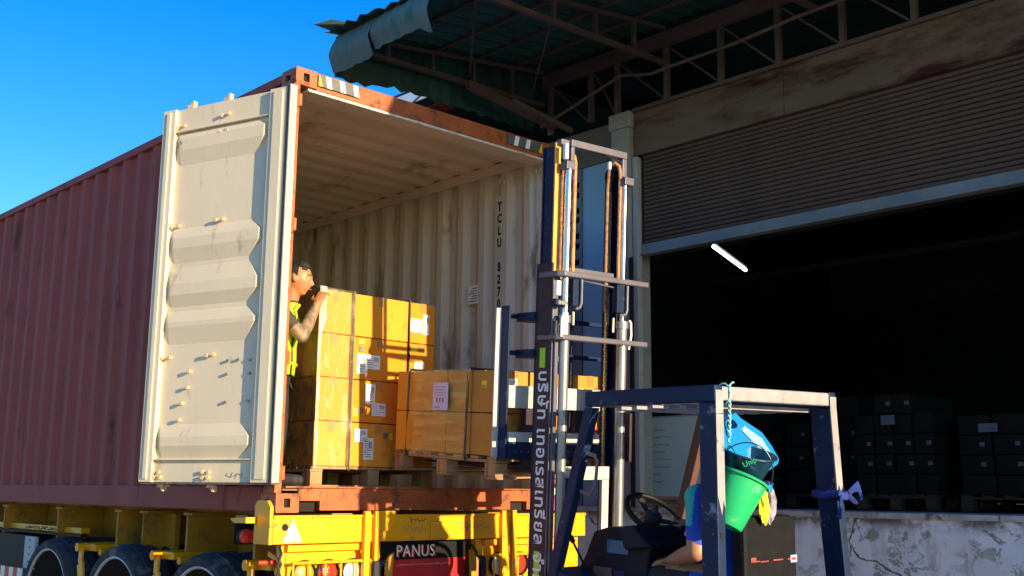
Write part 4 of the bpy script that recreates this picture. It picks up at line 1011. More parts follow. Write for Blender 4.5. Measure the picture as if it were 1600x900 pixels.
    for x, q in ((-.395, -.36), (-.375, -.345)):
        G(MM).tube([(x, -.055, 2.40), (x, -.055, 2.48), (x+.004, -.055, 2.515), ((x+q)/2, -.055, 2.54), (q, -.05, 2.545)], .007, 8).build('hydraulic_hose', 'lettering', f, smooth=True)
    G(MM).tube([(.185, -.05, 2.545), (.20, -.05, 2.53), (.205, -.05, 2.45), (.195, -.04, 2.36)], .007, 8).build('hydraulic_hose', 'lettering', f, smooth=True)
    # ---- hoses over the top and chains
    for x in (-.268, .128):
        G(MM).tube([(x, -.0, 2.81), (x, -.0, 3.50), (x-.002, .01, 3.545), (x-.012, .04, 3.57), (x-.02, .08, 3.55), (x-.022, .09, 3.40), (x-.022, .09, 2.6)], .0125, 8).build('lift_hose', 'hose', f, smooth=True)
    ch = None
    for x in (.118,):
        g = G(MM).mat('chainm'); z = 1.55; k = 0
        while z < 3.46:
            g.box(x-.009+.003*(k % 2), x+.009-.003*(k % 2), .085, .099, z, z+.016); z += .019; k += 1
        g.build('lift_chain', None, f)['kind'] = 'stuff'
    g = G(MM).mat('chainm'); z = 1.6; k = 0
    while z < 3.40: g.box(-.325, -.312, .10, .112, z, z+.016); z += .019; k += 1
    g.build('lift_chain', None, f)['kind'] = 'stuff'
    # ---- cross bars wrapping round the left channel
    poly = [(.345, -.036), (.345, -.008), (-.325, -.008), (-.372, .022), (-.388, .17), (-.422, .17), (-.418, .0), (-.385, -.036)]
    for z, h in ((2.768, .036), (2.382, .034)):
        G(MM).prism(poly, (0, -.03, z), X_, Y_, Z_, h).build('mast_cross_bar', 'mastgrey', f, .008)
    B('cross_bar_plate', 'mastgrey', -.31, .09, .0, .02, 2.81, 2.84)
    # hose guards below the upper bar
    for x0, x1, z0, z1 in ((-.300, -.245, 2.575, 2.765), (.075, .150, 2.565, 2.765)):
        g = G(MM).mat('navy').box(x0, x1, -.05, .0, z0+.02, z1-.002)
        g.mat('mastgrey').tube([(x1, -.062, z1-.002), (x1, -.062, z0+.04), (x1-.012, -.062, z0+.012), (x0+.01, -.062, z0)], .011, 8)
        q = g.build('hose_guard', None, f, .006)
    G(MM).tube([(-.27, -.03, 2.765), (-.05, -.03, 2.752), (.055, -.03, 2.745)], .006, 6).build('guard_wire', 'mastgrey', f)
    G(MM).cyl((-.278, -.03, 2.56), (-.278, -.03, 2.48), .008, 8).build('drop_pin', 'steel', f); G(MM).cyl((.062, -.03, 2.55), (.062, -.03, 2.46), .008, 8).build('drop_pin', 'steel', f)
    # lower cross member of the mast
    g = G(MM).mat('greyedge').box(-.302, .089, .0, .03, 1.540, 1.622); g.box(.030, .088, .001, .03, 1.15, 1.538); g.build('lower_cross_member', None, f, .004)
    G(MM).lathe([(.001, -.01), (.055, -.01), (.055, .02), (.001, .02)], (-.27, -.01, 1.50), (0, 1, 0), 18).build('tilt_hub', 'navy', f)
    # ---- carriage and load backrest
    yb = .34
    for x0 in (-.560, .372):
        g = G(MM).mat('greyedge').box(x0, x0+.055, yb+.03, yb+.042, 1.66, 2.585); g.mat('navy').box(x0+.040, x0+.054, yb-.045, yb+.029, 1.64, 2.60)
        g.build('backrest_upright', None, f, .003)
    for z in (2.525, 2.295):
        B('backrest_bar', 'navy', -.505, .371, yb-.005, yb+.025, z, z+.030)
        B('backrest_arm', 'navy', -.43, -.30, .17, yb-.006, z-.02, z+.035)
        B('backrest_arm', 'mastgrey', -.30, -.16, .19, .20, z-.03, z+.004)
    for x in (-.24, .05): B('backrest_bar', 'navy', x, x+.018, yb+.003, yb+.023, 1.83, 2.524)
    B('carriage_plate', 'greyedge', -.502, .371, yb-.045, yb-.006, 1.965, 2.105)  # sunlit tone put into the plate's light grey
    g = G(MM).mat('greyedge').box(-.502, .371, yb-.06, yb-.03, 1.757, 1.818); g.mat('navy').box(-.502, .45, yb-.065, yb-.03, 1.655, 1.756); g.build('carriage_plate', None, f, .004)  # lit upper stripe put in as light grey above the navy
    for i in range(16): G(MM).cyl((-.46+i*.055, yb-.071, 1.70), (-.46+i*.055, yb-.066, 1.70), .006, 6).build('carriage_bolt', 'mastgrey', f)
    B('carriage_side', 'mastdark', .452, .475, yb-.15, yb+.04, 1.64, 1.96)
    B('carriage_side', 'guardgrey', .476, .482, yb-.12, yb+.0, 1.66, 1.80)
    for x in (-.30, .12):
        g = G(MM).box(x-.055, x+.055, yb-.03, yb+.01, 1.60, 2.0); g.prism([(0, 0), (1.05, .012), (1.05, .02), (0, .042)], (x-.055, yb+.0, 1.573), Y_, Z_, X_, .11)
        g.build('fork', 'mastdark', f, .003)
    # ---- chassis, hood, wheels
    T = None
    g = G().mat('navy').prism([(-.62, .25), (.75, .22), (1.20, .30), (1.20, .62), (.72, .64), (.70, .80), (-.10, .84), (-.62, .80)], (-.49, 0, 0), Y_, Z_, X_, .98)
    g.build('chassis', None, f, .02)
    G().mat('navy').prism([(1.02, .62), (1.42, .60), (1.36, .96), (1.24, 1.05), (1.02, 1.0)], (-.50, 0, 0), Y_, Z_, X_, 1.0).build('front_cowl', None, f, .012)
    G().box(-.46, .46, .05, .68, .81, .90).build('hood', 'plastic', f, .02)
    G().box(-.50, .50, 1.22, 1.50, .55, .62).build('front_fender', 'navy', f, .01)
    for x, y, r, w in ((-.47, 1.36, .30, .2), (.27, 1.36, .30, .2), (-.47, -.18, .24, .16), (.31, -.18, .24, .16)):
        g = G().mat('tyre').lathe([(r*.55, .0), (r*.9, .0), (r, .02), (r, w-.02), (r*.9, w), (r*.55, w)], (x, y, r), (1, 0, 0), 32)
        g.mat('rim').lathe([(r*.56, .02), (r*.2, .03), (.001, .03)], (x, y, r), (1, 0, 0), 20); g.build('wheel', None, f, smooth=True)
    # dashboard: faceted plastic housing
    poly = [(1.10, 1.255), (.975, 1.288), (.72, 1.300), (.625, 1.215), (.665, 1.14), (.70, .95), (1.22, .92), (1.24, 1.03), (1.17, 1.12)]
    d = G().prism(poly, (-.31, 0, 0), Y_, Z_, X_, .30).build('dashboard', 'plastic', f, .012)
    G().box(-.318, -.311, .815, .985, 1.142, 1.218).build('dash_panel', 'screen', d, .004)
    G().prism([(.60, 1.20), (.74, 1.31), (.86, 1.29), (.80, 1.17)], (-.36, 0, 0), Y_, Z_, X_, .09).build('column_cover', 'plastic', d, .01)
    G().box(-.316, -.311, .95, 1.10, .99, 1.06).build('dash_badge', 'brownpost', d, .004)
    G().box(-.314, -.311, .85, .93, 1.02, 1.05).build('dash_badge', 'guardgrey', d)
    for x, y, l in ((-.36, 1.20, .17), (.03, 1.02, .16), (.07, 1.02, .16)):
        g = G().mat('plastic').cyl((x, y-.10, 1.03), (x, y+.03, 1.03+l), .007, 8); g.cyl((x, y+.02, 1.02+l), (x, y+.045, 1.05+l), .015, 10); g.build('lever', None, f, smooth=True)
    # steering wheel
    c = Vector((-.10, .815, 1.352)); ax = Vector((0, -.62, .785)); u = Vector((1, 0, 0)); v = ax.cross(u)
    g = G().tube([c+u*.178*math.cos(t)+v*.178*math.sin(t) for t in [i*2*math.pi/36 for i in range(36)]], .0165, 10, True)
    w = g.build('steering_wheel', 'wheelgrip', f, smooth=True)
    for a in (90, 210, 330):
        q = c+u*.168*math.cos(rad(a))+v*.168*math.sin(rad(a)); G().beam(c-ax*.03, q, .034, .012, ax).build('wheel_spoke', 'rubber', w, .003)
    G().lathe([(.001, .016), (.04, .012), (.052, -.01), (.050, -.05), (.03, -.09)], c, ax, 20).build('wheel_hub', 'rubber', w, smooth=True)
    G().cyl(c-ax*.05, c-ax*.45+Vector((0, .08, 0)), .03, 12).build('steering_column', 'plastic', f, smooth=True)
    G().cyl((-.255, .665, 1.375), (-.255, .665, 1.42), .018, 12).build('wheel_knob', 'rubber', w, smooth=True)
    G().tube([(-.02, .70, 1.30), (.02, .62, 1.28), (.06, .52, 1.27)], .006, 6).build('column_lever', 'plastic', f)
    # seat
    bk = G().prism(rrect(-.29, .145, .93, 1.385, .05, 5), (0, .02, 0), X_, Z_, Y_, .085)
    bk = bk.build('seat_back', 'vinyl', f, .02)
    random.seed(5)
    for x0, x1, z in ((-.24, -.17, 1.158), (-.165, -.10, 1.155), (-.06, .02, 1.158), (.06, .09, 1.158)): G().box(x0, x1, .0165, .0195, z, z+.003+.003*random.random()).build('worn_trim', 'redtrim', bk)
    G().box(-.24, -.20, .0165, .0195, 1.166, 1.180).build('worn_trim', 'redtrim', bk)
    g = G().mat('lettering').box(.085, .135, .0158, .0193, 1.142, 1.178); g.mat('redtrim').box(.092, .128, .0142, .0157, 1.152, 1.168); g.build('seat_tag', None, bk)
    G().prism(rrect(-.29, .13, .12, .62, .06, 5), (0, 0, .905), X_, Y_, Z_, .10).build('seat_cushion', 'vinyl', f, .02)
    # ---- overhead guard
    def leg(nm, mat, pts, w, d):
        g = G()
        for a, b in zip(pts, pts[1:]):
            a, b = Vector(a), Vector(b); vs = [p+Vector((i*w/2, j*d/2, 0)) for p in (a, b) for i, j in ((-1, -1), (1, -1), (1, 1), (-1, 1))]
            g.add(vs, [(3, 2, 1, 0), (4, 5, 6, 7), (0, 1, 5, 4), (1, 2, 6, 5), (2, 3, 7, 6), (3, 0, 4, 7)])
        return g.build(nm, mat, f, .006)
    L_ = leg('rear_guard_post', 'guardgrey', [(-.480, .055, .80), (-.480, .055, 1.958)], .060, .11)
    R_ = leg('rear_guard_post', 'guardgrey', [(.585, .065, .80), (.575, .065, 1.03), (.520, .065, 1.50), (.484, .065, 1.958)], .062, .13)
    for x, y, z in ((-.480, -.002, 1.30), (.563, -.002, 1.28)): G().cyl((x, y-.001, z), (x, y+.002, z), .013, 12).build('bolt_hole', 'void', f)
    leg('front_guard_post', 'navy', [(-.483, 1.38, .60), (-.483, .925, 1.955)], .055, .075)
    leg('front_guard_post', 'brownpost', [(.483, 1.38, .60), (.483, .925, 1.955)], .055, .075)
    for x in (-.483, .483): G().box(x-.030, x+.030, .0, .955, 1.960, 2.046).build('guard_side_rail', 'navy', f, .008)
    G().box(-.452, .452, .0, .07, 1.968, 2.040).build('guard_rear_rail', 'sunlit_scraped', f, .008)  # sunlit tone of the rear rail put into its pale colour
    # sunlit upper rear post faces, put in as pale, partly rubbed paint
    G().prism([(-.508, 1.50), (-.490, 1.44), (-.478, 1.40), (-.466, 1.47), (-.452, 1.43), (-.452, 2.02), (-.508, 2.02)], (0, -.0025, 0), X_, Z_, Y_, .002).build('sunlit_rubbed_patch', 'sunlit_scraped', L_)
    G().prism([(.494, 1.50), (.510, 1.54), (.528, 1.50), (.545, 1.53), (.549, 1.505), (.513, 1.958), (.513, 2.02), (.456, 2.02), (.456, 1.958)], (0, -.0025, 0), X_, Z_, Y_, .002).build('sunlit_rubbed_patch', 'sunlit_scraped', R_)
    G().box(-.452, .452, .885, .955, 1.962, 2.040).build('guard_front_rail', 'navy', f, .008)
    for i in range(6): 
        y = .13+i*.118; G().box(-.452, .452, y, y+.04, 1.935, 1.958).build('guard_roof_slat', 'sunlit_scraped', f)  # lit slat faces put in as pale paint
    # black battery terminal plate on the corner joints
    G().box(-.512, -.448, -.004, .075, 1.90, 1.90+.004).build('weld_plate', 'guardgrey', f)
    G().tube([(-.50, .955, 1.70), (-.50, .89, 1.69), (-.50, .865, 1.66), (-.50, .885, 1.52), (-.50, .93, 1.475), (-.50, 1.00, 1.49)], .010, 8).build('grab_handle', 'mastgrey', f, smooth=True)
    return f
forklift = make_forklift()

def place(o, T, par_matrix=FR):
    """put a top-level thing that was written in the truck's frame"""
    o.matrix_world = par_matrix @ T
def make_load():
    random.seed(21)
    FM = FR @ MM
    p = pallet('wooden_pallet', 'wooden pallet lifted on the forks under the low wrapped load', None, 0, 0, 0, 1.0, 1.15); 
    x0, x1, y0, y1 = -.525, .470, .405, 1.49
    p.matrix_world = FM @ Matrix.Translation(((x0+x1)/2, (y0+y1)/2, 1.520))
    zs = (1.662, 1.932, 2.203); cols = [.412, .665, .935, 1.205, 1.470]; xc = [x0+.01, x0+.335, x0+.66, x1-.01]
    cn = ['nearest', 'second', 'third', 'farthest']; side = ['left', 'middle', 'right']
    for r in range(2):
        for k in range(4):
            for s in range(3):
                lb = (('wrapped' if 0 < k < 3 else 'bare') + ' carton, %s layer, %s file, %s from the mast on the lifted pallet') % (['lower', 'upper'][r], side[s], cn[k])
                sx = xc[s+1]-xc[s]-.004; sy = cols[k+1]-cols[k]-.004
                labs = ()
                if k == 0: labs = ((.04, .13, .055, .05, 'paper' if s else 'paperdull'), (.12, .04, .10, .12, 'paper') if s == 1 else (.2, .1, .04, .09, 'redtrim'))
                if k == 0 and s == 0 and r == 1: labs = ((.10, .15, .07, .07, 'paper'),)
                b = carton('cardboard_carton', lb, 'carton', 'cartons of the lifted load', sx, sy, zs[r+1]-zs[r]-.002, 'card2' if k < 3 else 'card', labs, k == 0)
                yaw = rad(25) if (k == 3 and s == 0) else rad(random.uniform(-.5, .5))
                b.matrix_world = FM @ Matrix.Translation(((xc[s]+xc[s+1])/2-(.035 if (k == 3 and s == 0) else 0), (cols[k]+cols[k+1])/2+(.03 if k == 3 and s == 0 else 0), zs[r])) @ Matrix.Rotation(yaw, 4, 'Z')
                if s == 0 and k == 0 and r == 1:
                    g = G().mat('ylabel').box(-sx/2+.0003, -sx/2+.0015, -.03, .02, .15, .20); g.mat('letblack').box(-sx/2-.0004, -sx/2+.0002, -.025, .015, .165, .17); g.build('yellow_sticker', None, b)
    # film wrap in the middle of the left side, streaky and rippled
    def panel(nm, ya, yb, xx, mat, lb, z0=1.64, z1=2.208, wav=.011):
        g = G(); n, m = 30, 34; vs = []
        for j in range(m+1):
            z = z0+(z1-z0)*j/m
            for i in range(n+1):
                y = ya+(yb-ya)*i/n; d = wav*mnoise.noise(Vector((y*4, z*38, 1)))+wav*.6*mnoise.noise(Vector((y*9+z*6, z*70, 4)))
                vs.append((xx-.006-abs(d)*1.4, y, z))
        fs = [(j*(n+1)+i, j*(n+1)+i+1, (j+1)*(n+1)+i+1, (j+1)*(n+1)+i) for j in range(m) for i in range(n)]
        g.add(vs, fs); o = g.build(nm, mat, None, smooth=True); o.matrix_world = FM; return tag(o, lb, 'stretch film')
    panel('stretch_film', .66, 1.40, x0+.004, 'filmy', 'streaky yellow tinted stretch film across the middle of the lifted load')
    for y, lb in ((.662, 'black strap round the lifted load, nearer the mast'), (1.335, 'black strap round the lifted load, farther from the mast')):
        g = G(); g.tube([(x1+.012, y, zs[0]-.03), (x1+.01, y, zs[2]+.005), (x0-.012, y, zs[2]+.008), (x0-.020, y, zs[2]-.02), (x0-.020, y+.01, zs[0]+.0), (x0-.012, y+.012, zs[0]-.035)], .008, 6)
        o = g.build('packing_strap', 'strap', None); o.matrix_world = FM; tag(o, lb, 'strap', 'straps round the lifted load')
    g = G().mat('paperblue').box(x0-.022, x0-.020, .875, 1.045, 1.94, 2.12); g.mat('glabel')
    for i in range(4): g.box(x0-.0235, x0-.0222, .90+.02*(i % 2), 1.03, 2.09-i*.018, 2.093-i*.018)
    for i in range(3): g.box(x0-.0235, x0-.0222, .99-i*.035, 1.005-i*.035, 1.99, 2.02)
    g.box(x0-.0235, x0-.0222, .96, 1.03, 1.955, 1.961)
    o = g.build('lilac_sheet', None); o.matrix_world = FM; tag(o, 'lilac printed sheet stuck on the film of the lifted load', 'sheet')
make_load()
# ================================================================ THINGS HUNG ON THE TRUCK
def make_hung():
    T = FR
    r = G(); a, b = Vector((-.405, -.008, 2.045)), Vector((-.335, .06, 1.76)); pts = []
    for i in range(40):
        q = i/39; p = a.lerp(b, q); pts.append(p+Vector((.005*math.cos(i*.9), .0, .0))+Vector((0, .005*math.sin(i*.9), 0)))
    r.tube(pts, .0042, 6)
    pts = [a.lerp(b, i/39)+Vector((.005*math.cos(i*.9+3.14), .005*math.sin(i*.9+3.14), 0)) for i in range(34)]; r.tube(pts, .0040, 6)
    loop = [(-.405+.0*t, .035+.045*math.cos(t), 2.005+.052*math.sin(t)) for t in [i*math.pi/8 for i in range(16)]]; r.tube(loop, .0045, 6, True)
    r.tube([(-.42, -.02, 2.045), (-.41, -.03, 2.06), (-.40, -.03, 2.058)], .004, 6)
    o = r.build('rope', 'rope', None, smooth=True); place(o, Matrix.Identity(4)); tag(o, 'twisted aqua nylon rope hanging from the rear bar of the guard', 'rope')
    # blue jug: thick slab with a handle hole, tilted
    poly = [(-.545, 1.895), (-.50, 1.915), (-.455, 1.885), (-.285, 1.815), (-.205, 1.745), (-.145, 1.675), (-.158, 1.648), (-.285, 1.592), (-.345, 1.575), (-.50, 1.575), (-.66, 1.62), (-.66, 1.80)]
    hole = [(-.56, 1.868), (-.535, 1.878), (-.51, 1.872), (-.49, 1.855), (-.48, 1.842), (-.50, 1.836), (-.52, 1.834), (-.55, 1.834), (-.575, 1.836), (-.59, 1.842), (-.59, 1.852), (-.58, 1.86)]
    cyc = 2
    hole = hole
    g = G().ring(poly, [hole[(i) % 12] for i in (2, 3, 4, 5, 6, 7, 8, 8, 9, 10, 11, 0)][:12] if False else [(-.545, 1.872), (-.52, 1.876), (-.50, 1.864), (-.485, 1.850), (-.482, 1.842), (-.488, 1.837), (-.50, 1.834), (-.515, 1.832), (-.53, 1.832), (-.55, 1.833), (-.57, 1.838), (-.57, 1.860)], (0, -.12, 0), X_, Z_, Y_, .11)
    SH = Matrix.Translation((.225, .185, 0))
    j = thing('blue_jug', 'translucent blue plastic jug with handle hole, tied behind the guard post', 'jug'); place(j, SH)
    g.build('jug_body', 'tubblue', j, .022)
    poly2 = [(-.44, 1.845), (-.30, 1.785), (-.19, 1.675), (-.215, 1.655), (-.33, 1.735), (-.45, 1.815)]
    G().prism(poly2, (0, -.128, 0), X_, Z_, Y_, .012).build('jug_highlight', 'tubpale', j, .004)  # lit highlight stripe put in as paler plastic
    G().cyl((-.62, -.065, 1.81), (-.66, -.065, 1.845), .026, 14).build('jug_cap', 'tubnavy', j, smooth=True)
    # green bucket, tilted, with a navy pail nested in its mouth
    right = Vector((.68, -.73, 0)); ax = (right*.40+Z_*.905+Vector((.10, .12, 0))).normalized()
    rim = Vector((-.505, -.155, 1.585))
    bk = thing('green_bucket', 'green plastic bucket hanging tilted against the rear guard post', 'bucket'); place(bk, SH)
    G().lathe([(.001, -.262), (.090, -.262), (.095, -.255), (.134, -.012), (.146, -.010), (.148, .0), (.136, .004), (.130, -.004), (.092, -.245), (.001, -.25)], rim, ax, 40).build('bucket_body', 'bucketgreen', bk, smooth=True)
    e1 = ax.orthogonal().normalized()
    side = (right - ax*right.dot(ax)).normalized(); fw = ax.cross(side)
    G().box(-.015, .015, -.01, .01, -.02, .02, Matrix.Translation(rim+side*.146)).build('bucket_ear', 'tubblue', bk, .004)
    pl = thing('navy_pail', 'dark navy pail with scrawled writing lying in the green bucket', 'pail'); place(pl, SH)
    ax2 = (ax+right*-.22+Vector((-.25, -.30, 0))).normalized(); o2 = rim+ax*.055
    G().lathe([(.001, -.10), (.075, -.10), (.136, .075), (.146, .078), (.144, .085), (.130, .083), (.072, -.09), (.001, -.088)], o2, ax2, 40).build('pail_body', 'tubnavy', pl, smooth=True)
    c = o2+ax2*.03; pts = []
    s2 = (right-ax2*right.dot(ax2)).normalized()
    for i in range(21):
        t = math.pi*i/20; pts.append(rim+side*.146*math.cos(t)+(ax*.9+fw*0+Z_*.25).normalized()*.175*math.sin(t)+Vector((-.05, -.07, 0))*math.sin(t))
    G().tube(pts, .0035, 6).build('wire_handle', 'wire', pl, smooth=True)
    pf = (right*0+Vector((-.73, -.68, 0))); up = Vector((0, 0, 1))
    text('pail_writing', 'Unip', .038, 'bucketgreen', o2+Vector((-.135, -.135, .0))+right*-.03+Z_*.0, (right*.90+Z_*.40), (Z_*.9-right*.35), pl, .0008)
    # rags
    def rag(nm, mat, lb, c, rx, ry, rz, seed, n=18):
        g = G(); vs = []; fs = []
        for i in range(n+1):
            for k in range(n):
                th = math.pi*i/n; ph = 2*math.pi*k/n; d = Vector((math.sin(th)*math.cos(ph), math.sin(th)*math.sin(ph), math.cos(th)))
                w = 1+.35*mnoise.noise(d*2.2+Vector((seed, 0, 0)))+.18*math.sin(ph*6+seed+d.z*2)
                vs.append(Vector(c)+Vector((d.x*rx*w, d.y*ry*w, d.z*rz*(1+.2*mnoise.noise(d*3+Vector((0, seed, 0)))))))
        for i in range(n):
            for k in range(n): fs.append((i*n+k, i*n+(k+1) % n, (i+1)*n+(k+1) % n, (i+1)*n+k))
        o = g.add(vs, fs).build(nm, mat, None, smooth=True); place(o, Matrix.Identity(4)); return tag(o, lb, 'rag')
    rag('rag', 'clothyellow', 'yellow rag hanging beside the green bucket above the seat', (-.155, -.005, 1.435), .034, .02, .085, 2)
    rag('rag', 'clothgrey', 'grey and purple striped rag bundle right of the yellow rag', (-.105, .0, 1.445), .035, .03, .10, 7)
    rag('rag', 'clothblue', 'small blue knotted rag on top of the rag bundle', (-.14, -.01, 1.54), .035, .03, .025, 5)
    # the orange cloth that shows above the bucket rim
    rag('rag', 'clothorange', 'orange cloth between the guard post and the navy pail', (-.40, .10, 1.675), .05, .03, .055, 9)
    # strip of blue cloth knotted round the right post
    k = thing('tied_cloth', 'dark blue cloth strip knotted round the right rear guard post', 'cloth'); place(k, Matrix.Identity(4))
    g = G(); 
    g.tube([(.475, -.025, 1.49), (.52, -.03, 1.475), (.575, -.02, 1.485), (.58, .06, 1.50), (.56, .15, 1.495), (.50, .155, 1.485), (.462, .07, 1.48)], [.024]*7, 8, True, flat=.7); g.build('band', 'clothblue', k, smooth=True)
    def ribbon(nm, pts, w):
        g = G(); vs = []
        for i, p in enumerate(pts):
            p = Vector(p); q = w[i]; vs += [p+Vector((0, 0, q)), p+Vector((.004*math.sin(i*2), -.014, 0)), p-Vector((0, 0, q)), p+Vector((0, .008, 0))]
        fs = [(4*i+a, 4*i+(a+1) % 4, 4*i+4+(a+1) % 4, 4*i+4+a) for i in range(len(pts)-1) for a in range(4)]; fs += [(0, 1, 2, 3), tuple(range(4*len(pts)-4, 4*len(pts)))]
        g.add(vs, fs).build(nm, 'clothblue', k, smooth=True)
    ribbon('loose_end', [(.55, -.03, 1.49), (.585, -.05, 1.52), (.615, -.055, 1.53), (.635, -.05, 1.50), (.64, -.05, 1.46)], (.015, .022, .03, .026, .012))
    ribbon('loose_end', [(.50, -.03, 1.48), (.46, -.045, 1.46), (.44, -.05, 1.41), (.435, -.05, 1.36)], (.014, .02, .022, .008))
    ribbon('loose_end', [(.54, -.03, 1.48), (.57, -.05, 1.455), (.60, -.05, 1.44)], (.014, .018, .01))
make_hung()
# ================================================================ PEOPLE
def cap(a, b, ra, rb, n=14):
    """tapered limb with round ends as a closed lathe"""
    a, b = Vector(a), Vector(b); d = (b-a); L_ = d.length; prof = []
    for i in range(5): t = math.pi/2*i/4; prof.append((max(.0005, ra*math.sin(t)), -ra*math.cos(t)))
    prof.append(((ra+rb)/2*1.02, L_*.5))
    for i in range(5): t = math.pi/2*i/4; prof.append((max(.0005, rb*math.cos(t)), L_+rb*math.sin(t)))
    return prof, a, d
def head_pts(T, n=36, m=30, grow=0, keep=None):
    """face with brow, nose, lips, chin. local +x front, +z up; returns verts, faces"""
    vs = []; fs = []; idx = {}
    for i in range(m+1):
        th = math.pi*i/m; cz = math.cos(th); sn = math.sin(th)
        for k in range(n):
            ph = 2*math.pi*k/n; cx, cy = sn*math.cos(ph), sn*math.sin(ph)
            z = .118*cz; x = .098*cx; y = .076*cy
            if z < -.01:
                q = min(1, (-z-.01)/.10); y *= 1-.30*q
                if x < 0: x *= 1-.45*q
                else: x *= 1+.05*q
            if x < 0 and z > -.02: x *= 1.06
            if x > 0:
                w = lambda s: math.exp(-(y/s)**2); bumpz = lambda c, s: math.exp(-((z-c)/s)**2)
                f = min(1, x/.05)
                x += f*(.006*w(.045)*bumpz(.032, .012) - .007*(math.exp(-((abs(y)-.032)/.014)**2))*bumpz(.012, .012)
                        + .026*w(.013)*bumpz(-.022, .013)+.013*w(.011)*bumpz(-.003, .016)
                        + .007*w(.024)*bumpz(-.053, .006)+.006*w(.022)*bumpz(-.066, .006) - .003*w(.02)*bumpz(-.0595, .003)
                        - .004*w(.03)*bumpz(-.078, .007) + .012*w(.03)*bumpz(-.098, .014))
            p = Vector((x, y, z)); vs.append(p)
    for i in range(m):
        for k in range(n): fs.append((i*n+k, i*n+(k+1) % n, (i+1)*n+(k+1) % n, (i+1)*n+k))
    return vs, fs
def voxel(g, name, mats, fn, parent, vox=.006):
    """join everything collected in g into one continuous surface; fn(point) picks the material"""
    me = bpy.data.meshes.new('raw'); me.from_pydata([tuple(v) for v in g.v], [], g.f)
    bm = bmesh.new(); bm.from_mesh(me); bmesh.ops.remove_doubles(bm, verts=bm.verts, dist=1e-5)
    bmesh.ops.recalc_face_normals(bm, faces=bm.faces); bm.to_mesh(me); bm.free()
    o = bpy.data.objects.new('raw', me); COL.objects.link(o)
    r = o.modifiers.new('r', 'REMESH'); r.mode = 'VOXEL'; r.voxel_size = vox; r.adaptivity = 0
    sm = o.modifiers.new('s', 'SMOOTH'); sm.factor = .5; sm.iterations = 3
    dg = bpy.context.evaluated_depsgraph_get(); nm = bpy.data.meshes.new_from_object(o.evaluated_get(dg))
    bpy.data.objects.remove(o); nm.name = name; nm.materials.clear()
    for m in mats: nm.materials.append(M[m])
    for p in nm.polygons: p.material_index = fn(p.center); p.use_smooth = True
    b = bpy.data.objects.new(name, nm); COL.objects.link(b); b.parent = parent
    return b
def limb(g, pts, rs):
    for (a, b), (ra, rb) in zip(zip(pts, pts[1:]), zip(rs, rs[1:])):
        prof, o, d = cap(a, b, ra, rb); g.lathe(prof, o, d, 16)
def ell(g, c, ax, rx, ry, rz):
    """ellipsoid; ax = (X, Y, Z) unit axes"""
    vs = []; n, m = 20, 12
    for i in range(m+1):
        for k in range(n):
            th = math.pi*i/m; ph = 2*math.pi*k/n
            vs.append(Vector(c)+ax[0]*rx*math.sin(th)*math.cos(ph)+ax[1]*ry*math.sin(th)*math.sin(ph)+ax[2]*rz*math.cos(th))
    g.add(vs, [(i*n+k, i*n+(k+1) % n, (i+1)*n+(k+1) % n, (i+1)*n+k) for i in range(m) for k in range(n)])
def hand(g, wrist, fdir, pdir, curl=.5, s=1.0):
    """palm and five separate curled fingers; fdir: where fingers point, pdir: palm side"""
    w = Vector(wrist); f = Vector(fdir).normalized(); p = Vector(pdir); p = (p-f*p.dot(f)).normalized(); t = f.cross(p)
    pc = w+f*.045*s
    ell(g, pc, (f, t, p), .056*s, .042*s, .017*s)
    ln = (.070, .080, .074, .058)
    for i, L_ in enumerate(ln):
        b = w+f*.085*s+t*(.030-.0205*i)*s; d = f.copy(); pts = [b-f*.02*s, b]; seg = (.45, .31, .26)
        for k, q in enumerate(seg):
            an = curl*(.35+.55*k)+.05*i; d = (f*math.cos(an)+p*math.sin(an)).normalized(); pts.append(pts[-1]+d*L_*q*s)
        limb(g, pts, [.0088*s, .0086*s, .0080*s, .0074*s, .0062*s])
    b = w+f*.02*s+t*.035*s; d1 = (f*.7+t*.75+p*.25).normalized(); d2 = (f*.95+t*.25+p*.35).normalized()
    limb(g, [b-t*.01, b+d1*.035*s, b+d1*.035*s+d2*.032*s, b+d1*.035*s+d2*.056*s], [.012*s, .0105*s, .0092*s, .0072*s])
